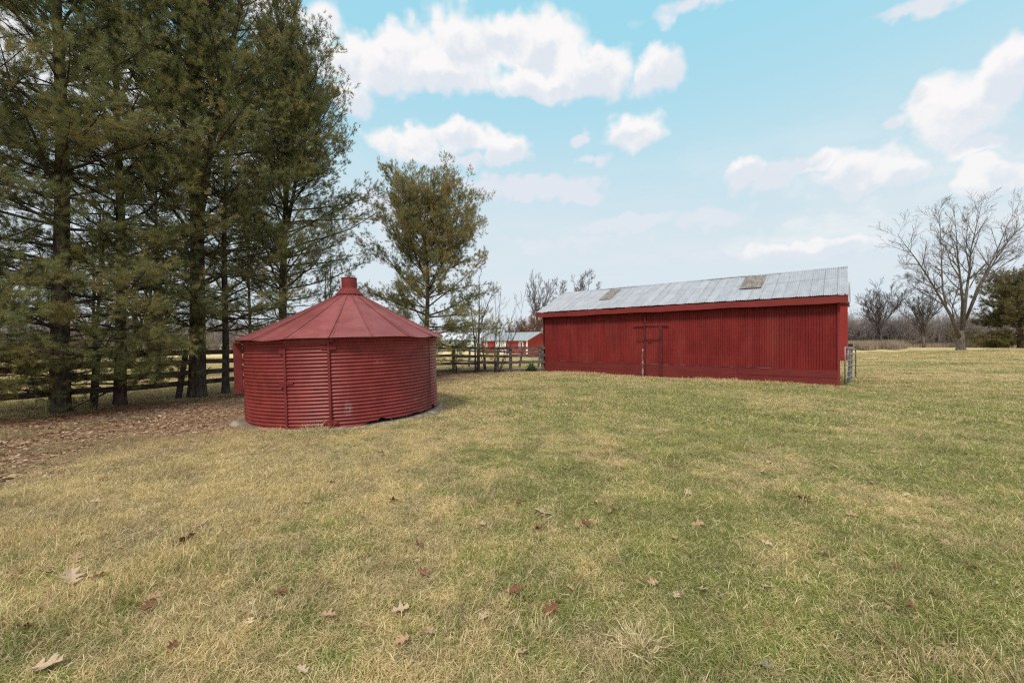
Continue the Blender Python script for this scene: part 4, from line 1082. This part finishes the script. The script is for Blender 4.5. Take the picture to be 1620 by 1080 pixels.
# ------------------------------------------------------------------ fallen leaves
def leaf_mesh(seed, curl=.42):
    rs = np.random.default_rng(seed)
    lob = 3; pts = [(0, 0)]
    side = []
    side = [(.02, 0), (.05, .08), (.17, .12), (.30, .21), (.21, .25), (.10, .30), (.12, .39), (.30, .45), (.47, .56), (.35, .58), (.31, .66), (.14, .63), (.11, .71), (.19, .80), (.25, .92), (.13, .90), (.07, .95), (0, 1.0)]
    j_ = rs.uniform(.82, 1.15, 3); side = [(x * j_[min(2, int(y * 3))], y + (rs.normal(0, .012) if 0 < y < 1 else 0)) for x, y in side]
    Rr = [(x, y) for x, y in side]; Ll = [(-x * rs.uniform(.8, 1.15), y + rs.normal(0, .01)) for x, y in side[:-1]]
    # fan of quads from the midrib
    b = MB(); V, F = [], []
    mid = [(0, y) for _, y in side]
    for k, s_ in ((0, Rr), (1, Ll + [(0, 1.0)])):
        o = len(V); V += s_; o2 = len(V); V += mid
        for i in range(len(side) - 1): F.append([o + i, o + i + 1, o2 + i + 1, o2 + i] if k == 0 else [o2 + i, o2 + i + 1, o + i + 1, o + i])
    V = np.array(V); z = curl * (np.abs(V[:, 0]) ** 1.3) * rs.uniform(.3, 1.6) + curl * .5 * (V[:, 1] - .4) ** 2 + .05 * np.sin(V[:, 1] * 9 + seed) * np.abs(V[:, 0]) * 3
    V = np.stack([V[:, 0], V[:, 1] - .5, z], -1)
    n = len(V); b.add(V, F)
    b.tube([(0, -.5, z[0]), (.01, -.62, .02), (.02, -.72, .03)], .008, 4)
    return b
PROTO_LEAF = {}
def leaf(px, py, wpx, mname, label, seed, group=None):
    p = on_ground(px, py); s_ = .88 * wpx / FPX * p[1]
    key = (seed % 9, mname)
    if key not in PROTO_LEAF:
        o = leaf_mesh(300 + seed % 9).build('oak_leaf', M[mname]); PROTO_LEAF[key] = o
    else:
        o = PROTO_LEAF[key].copy(); COL.objects.link(o)
    rs = np.random.default_rng(seed)
    o.location = (p[0], p[1], p[2] + .044); o.scale = (s_, s_, s_)
    o.rotation_euler = (rs.normal(.12, .22), rs.normal(0, .25), rs.random() * 6.28)
    tag(o, label, 'leaf', group); return o
GL = 'fallen oak leaves on the lawn'
LV = [(113, 924, 48, 'leaf_pale', 'large pale many-pointed oak leaf at the lower left of the lawn'),
 (153, 920, 30, 'leaf_tan', 'tan leaf touching the right of the large pale many-pointed leaf'),
 (290, 866, 42, 'leaf_red', 'reddish-brown oak leaf below the tan curled one left of centre'),
 (317, 838, 32, 'leaf_tan', 'curled tan leaf just above the reddish-brown one left of centre'),
 (78, 851, 28, 'leaf_tan', 'tan oak leaf near the left edge above the large pale one'),
 (44, 1003, 34, 'leaf_red', 'dark red-brown leaf near the left edge below the large pale one'),
 (75, 1066, 48, 'leaf_pale', 'large pale leaf cut by the bottom edge near the left corner'),
 (637, 1024, 26, 'leaf_tan', 'tan leaf with three points at the bottom, left of centre'),
 (679, 1009, 22, 'leaf_tan', 'tan leaf right of the three-pointed one near the bottom'),
 (824, 1045, 24, 'leaf_tan', 'narrow tan leaf standing on edge left of the straw tussock'),
 (764, 836, 20, 'leaf_pale', 'bright pale leaf lying alone near the middle of the lawn'),
 (858, 817, 34, 'leaf_pale', 'pale flat oak leaf right of the bright one near the middle of the lawn'),
 (968, 816, 34, 'leaf_tan', 'curled tan leaf pair right of centre in the lawn'),
 (942, 803, 22, 'leaf_pale', 'slim pale leaf just above the curled tan pair'),
 (925, 834, 26, 'leaf_red', 'brown shrivelled leaf below the curled tan pair'),
 (902, 940, 18, 'leaf_tan', 'upright tan leaf above and left of the straw tussock'),
 (1113, 942, 24, 'leaf_pale', 'pale triangular leaf above and right of the straw tussock'),
 (1033, 931, 22, 'leaf_tan', 'thin arched tan leaf directly above the straw tussock'),
 (1270, 793, 28, 'leaf_red', 'brown oak leaf with a pale one on it in the right half of the lawn'),
 (1279, 799, 15, 'leaf_pale', 'small pale leaf lying on the brown oak leaf'),
 (1104, 836, 22, 'leaf_tan', 'mottled tan leaf below and left of the brown oak leaf at right'),
 (1212, 1066, 18, 'leaf_grey', 'curled grey-white leaf at the bottom edge, right half'),
 (1440, 969, 20, 'leaf_red', 'russet leaf alone in the lower right of the lawn'),
 (418, 986, 16, 'leaf_pale', 'small pale lobed leaf in the lower left quarter'),
 (478, 1074, 24, 'leaf_pale', 'pale leaf at the bottom edge below the small lobed one'),
 (128, 868, 22, 'leaf_tan', 'small tan leaf between the large pale leaf and the left-edge tan one'),
 (120, 892, 26, 'leaf_tan', 'folded tan leaf directly above the large pale many-pointed one'),
 (1038, 735, 14, 'leaf_red', 'small brown leaf in the middle distance right of centre'),
 (1207, 752, 14, 'leaf_pale', 'small pale leaf in the middle distance toward the barn'),
 (1320, 742, 14, 'leaf_tan', 'small tan leaf in the middle distance below the farm gate'),
 (485, 801, 16, 'leaf_tan', 'small tan leaf on the lawn below the bin door'),
 (603, 720, 14, 'leaf_tan', 'small tan leaf on the lawn just below the torn edge of the bin')]
for i, (a, b_, c, d, e) in enumerate(LV): leaf(a, b_, c, d, e, i + 1)
rs_ = np.random.default_rng(77)
bins_px = 0
for i in range(70):
    px = rs_.uniform(20, 1600); py = 640 + 400 * rs_.random() ** 1.2
    if px < 700 and py < 720: continue
    p = on_ground(px, py)
    cn = ('leaf_tan', 'leaf_red', 'leaf_red', 'leaf_tan', 'leaf_pale')[rs_.integers(0, 5)]
    zone = 'far out on the lawn toward the ' + ('bin' if px < 700 else 'barn' if px < 1330 else 'gate') if py < 730 else ('in the middle of the lawn ' if py < 860 else 'in the near grass ') + ('at left' if px < 540 else 'at centre' if px < 1080 else 'at right')
    leaf(px, py, .095 * rs_.uniform(.6, 1.3) / p[1] * FPX, cn, 'small ' + {'leaf_tan': 'tan', 'leaf_red': 'red-brown', 'leaf_grey': 'greyish', 'leaf_pale': 'pale'}[cn] + ' oak leaf ' + zone, 100 + i, GL)
def litter():
    rs = np.random.default_rng(160); b = MB()
    n = 24000; y = rs.uniform(2.5, 24, n); x = rs.uniform(-14, 6, n)
    d = litter_mask_np(x, y) + rs.normal(0, 1.0, n)
    k = (rs.random(n) < np.clip((d + 3.4) / 6.0, 0, 1) ** 1.5 * .9 + .035) & (x > -1.7 * y) & (np.hypot(x - BC[0], y - BC[1]) > 2.25)
    x, y = x[k], y[k]
    # stray bits over the whole lawn
    n2 = 1500; y2 = 2 + 16 * rs.random(n2); x2 = rs.uniform(-1.3, 1.3, n2) * y2
    k2 = (np.hypot(x2 - BC[0], y2 - BC[1]) > 2.3) & ((y2 - 15) * .773 + (x2 - 12) * .634 < -.5)
    x = np.concatenate([x, x2[k2]]); y = np.concatenate([y, y2[k2]]); n = len(x)
    for s_id in range(6):
        i = np.arange(s_id, n, 6); m = len(i); lm = leaf_mesh(400 + s_id, .5); V = np.concatenate(lm.v); V = V[:V.shape[0] - 14]
        F = lm.f[0]
        a = rs.random(m) * 6.28; ti = rs.normal(0, .45, m); c, s_ = np.cos(a), np.sin(a); ct, st = np.cos(ti), np.sin(ti)
        sc = rs.uniform(.02, .058, m)
        X = V[None, :, 0]; Y = V[None, :, 1]; Z = V[None, :, 2]
        Y2 = Y * ct[:, None] - Z * st[:, None]; Z2 = Y * st[:, None] + Z * ct[:, None]
        Wv = np.stack([(X * c[:, None] - Y2 * s_[:, None]) * sc[:, None] + x[i][:, None], (X * s_[:, None] + Y2 * c[:, None]) * sc[:, None] + y[i][:, None], np.abs(Z2) * sc[:, None] + ground_z(x[i], y[i])[:, None] + .012 + rs.random(m)[:, None] * .02], -1)
        kk = (np.arange(m) * V.shape[0])[:, None, None]
        b.add(Wv.reshape(-1, 3), (F[None] + kk).reshape(-1, 4), tint=np.repeat(rs.random(m), V.shape[0]))
    n3 = 150000; y = 3 + 20 * rs.random(n3) ** 1.3; x = rs.uniform(-1.32 * y, -1.0)
    d = litter_mask_np(x, y) + rs.normal(0, 1.1, n3); k = (rs.random(n3) < np.clip((d + 2.6) / 4.4, 0, 1) ** 1.5) & (np.hypot(x - BC[0], y - BC[1]) > 2.22)
    x, y = x[k], y[k]; n3 = len(x); P = np.stack([x, y, ground_z(x, y) + .004 + .02 * rs.random(n3)], -1)
    u_ = rs.normal(size=(n3, 3)) * [1, 1, .35]; v_ = rs.normal(size=(n3, 3)) * [1, 1, .35]; sz = rs.uniform(.008, .030, n3)[:, None]
    u_ *= sz; v_ *= sz * .6
    V = np.stack([P - u_, P + v_, P + u_, P - v_], 1).reshape(-1, 3); V[:, 2] = np.maximum(V[:, 2], ground_z(V[:, 0], V[:, 1]) + .003)
    b.add(V, np.arange(n3 * 4).reshape(-1, 4), tint=np.repeat(rs.random(n3) ** 1.3, 4))
    tag(b.build('leaf_litter', M['litter']), 'brown carpet of fallen leaves and needles under the pines', kind='stuff')
litter()

# ------------------------------------------------------------------ grass: blade patches scattered with geometry nodes
def blade_patch(n, size, rs, Lm, w, wild=.08):
    xy = rs.uniform(-size / 2, size / 2, (n, 2)); L = Lm * rs.uniform(.5, 1.35, n); L[rs.random(n) < wild] *= 1.6
    a = rs.random(n) * 6.283; el = np.radians(np.clip(rs.normal(48, 24, n), 5, 88))
    d0 = np.stack([np.cos(a) * np.cos(el), np.sin(a) * np.cos(el), np.sin(el)], -1)
    P = np.stack([xy[:, 0], xy[:, 1], np.full(n, -.004)], -1)
    bend = rs.uniform(.1, 1.1, n)
    M1 = P + d0 * L[:, None] * .4
    d1 = d0 + np.stack([np.cos(a) * .5, np.sin(a) * .5, -bend * .5], -1) + rs.normal(0, .2, (n, 3)); d1 /= np.linalg.norm(d1, axis=1)[:, None]
    M2 = M1 + d1 * L[:, None] * .33
    d2 = d1 + np.stack([np.cos(a) * .3, np.sin(a) * .3, -bend * .7], -1) + rs.normal(0, .25, (n, 3)); d2 /= np.linalg.norm(d2, axis=1)[:, None]
    T3 = M2 + d2 * L[:, None] * .27
    for q, f in ((M1, .006), (M2, .008), (T3, .006)): q[:, 2] = np.maximum(q[:, 2], f + rs.random(n) * .012)
    s_ = np.cross(d0, rs.normal(size=(n, 3)) * .35 + [0, 0, 1]); s_ /= np.linalg.norm(s_, axis=1)[:, None] + 1e-9
    wv = (w * rs.uniform(.6, 1.3, n))[:, None] * .5 * s_
    V = np.stack([P - wv, P + wv, M1 + wv, M1 - wv, M2 + wv * .8, M2 - wv * .8, T3], 1).reshape(-1, 3)
    k = np.arange(n)[:, None] * 7
    F4 = np.concatenate([k + np.array([[0, 1, 2, 3]]), k + np.array([[3, 2, 4, 5]])]); F3 = k + np.array([[5, 4, 6]])
    tint = np.repeat(rs.random(n), 7); tone = np.repeat(rs.random(n), 7); al = np.tile([0, 0, .4, .4, .73, .73, 1.0], n)
    return V, F4, F3, tint, tone, al
def grass():
    rs = np.random.default_rng(200); b = MB(); NPT = 5; NF = 3
    for k in range(NPT):
        V, F4, F3, ti, to, al = blade_patch(3300, .56, rs, .066, .0026); b.add(V, F4, F3, tint=ti, tone=to, along=al, pid=k + 1)
    for k in range(NF):
        V, F4, F3, ti, to, al = blade_patch(3400, 1.15, rs, .072, .0062, .05); b.add(V, F4, F3, tint=ti, tone=to, along=al, pid=NPT + k + 1)
    def cells(step, y0, y1):
        ys = np.arange(y0, y1, step); xs = np.arange(-62, 62, step); X, Y = np.meshgrid(xs, ys); X = X.ravel(); Y = Y.ravel()
        X = X + rs.uniform(-.4, .4, len(X)) * step; Y = Y + rs.uniform(-.4, .4, len(Y)) * step
        k = (np.abs(X) < 1.36 * Y + 1.6)
        k &= np.hypot(X - BC[0], Y - BC[1]) > 2.20 + step * .15
        c, s_ = math.cos(BA), math.sin(BA); lx = (X - BO[0]) * c + (Y - BO[1]) * s_; ly = -(X - BO[0]) * s_ + (Y - BO[1]) * c
        k &= ~((lx > -BL - .3) & (lx < .3 + step * .3) & (ly > -.12 - step * .12) & (ly < BWD + .3))
        d = litter_mask_np(X, Y) + rs.normal(0, .5, len(X)); k &= rs.random(len(X)) > np.clip((d + 1.1) / 2.6, 0, .93)
        return X[k], Y[k]
    PX, PY, PID, SC = [], [], [], []
    for (step, y0, y1, sc, far) in ((.30, .9, 4.2, 1.0, 0), (.40, 4.2, 8, 1.2, 0), (.62, 8, 15, 1.0, 1), (1.0, 15, 30, 1.6, 1), (1.9, 30, 46, 2.3, 1)):
        X, Y = cells(step, y0, y1); n = len(X); PX.append(X); PY.append(Y); SC.append(np.full(n, sc))
        PID.append(np.full(n, NPT if far == 0 else NPT + NF))
    X = np.concatenate(PX); Y = np.concatenate(PY); pidm = np.concatenate(PID); SCL = np.concatenate(SC); n = len(X)
    fr = pidm > NPT
    inst = np.where(fr, NPT + rs.integers(0, NF, n), rs.integers(0, NPT, n))
    b.add(np.stack([X, Y, ground_z(X, Y)], -1), pid=0, inst=inst, rot=rs.random(n) * 6.283, scl=SCL, sclz=np.where(fr & (SCL > 1.3), 1.15, 1.0) * rs.uniform(.7, 1.25, n) * (1 + .8 * (rs.random(n) < .07)))
    o = b.build('grass', M['grass']); tag(o, 'short winter grass, green blades mixed with straw', kind='stuff')
    ng = bpy.data.node_groups.new('grass_scatter', 'GeometryNodeTree')
    ng.interface.new_socket('Geometry', in_out='INPUT', socket_type='NodeSocketGeometry'); ng.interface.new_socket('Geometry', in_out='OUTPUT', socket_type='NodeSocketGeometry')
    N = ng.nodes; Lk = ng.links
    gi = N.new('NodeGroupInput'); go = N.new('NodeGroupOutput')
    def named(nm):
        a = N.new('GeometryNodeInputNamedAttribute'); a.data_type = 'FLOAT'; a.inputs['Name'].default_value = nm; return a.outputs['Attribute']
    pid = named('pid')
    def only(k):
        cmp_ = N.new('FunctionNodeCompare'); cmp_.data_type = 'FLOAT'; cmp_.operation = 'EQUAL'; cmp_.inputs['Epsilon'].default_value = .1
        Lk.new(pid, cmp_.inputs[0]); cmp_.inputs[1].default_value = k
        sp_ = N.new('GeometryNodeSeparateGeometry'); sp_.domain = 'POINT'; Lk.new(gi.outputs[0], sp_.inputs[0]); Lk.new(cmp_.outputs[0], sp_.inputs[1]); return sp_.outputs[0]
    join = N.new('GeometryNodeJoinGeometry')
    for k in reversed(range(NPT + NF)):
        g2 = N.new('GeometryNodeGeometryToInstance'); Lk.new(only(k + 1), g2.inputs[0]); Lk.new(g2.outputs[0], join.inputs[0])
    iop = N.new('GeometryNodeInstanceOnPoints'); Lk.new(only(0), iop.inputs['Points']); Lk.new(join.outputs[0], iop.inputs['Instance'])
    iop.inputs['Pick Instance'].default_value = True
    f2i = N.new('FunctionNodeFloatToInt'); Lk.new(named('inst'), f2i.inputs[0]); Lk.new(f2i.outputs[0], iop.inputs['Instance Index'])
    cr = N.new('ShaderNodeCombineXYZ'); Lk.new(named('rot'), cr.inputs[2])
    e2r = N.new('FunctionNodeEulerToRotation'); Lk.new(cr.outputs[0], e2r.inputs[0]); Lk.new(e2r.outputs[0], iop.inputs['Rotation'])
    cs = N.new('ShaderNodeCombineXYZ'); sc_ = named('scl'); Lk.new(sc_, cs.inputs[0]); Lk.new(sc_, cs.inputs[1]); Lk.new(named('sclz'), cs.inputs[2]); Lk.new(cs.outputs[0], iop.inputs['Scale'])
    Lk.new(iop.outputs[0], go.inputs[0])
    md = o.modifiers.new('scatter', 'NODES'); md.node_group = ng
    print('grass instances', n)
grass()
print('pine sprays', cnt)
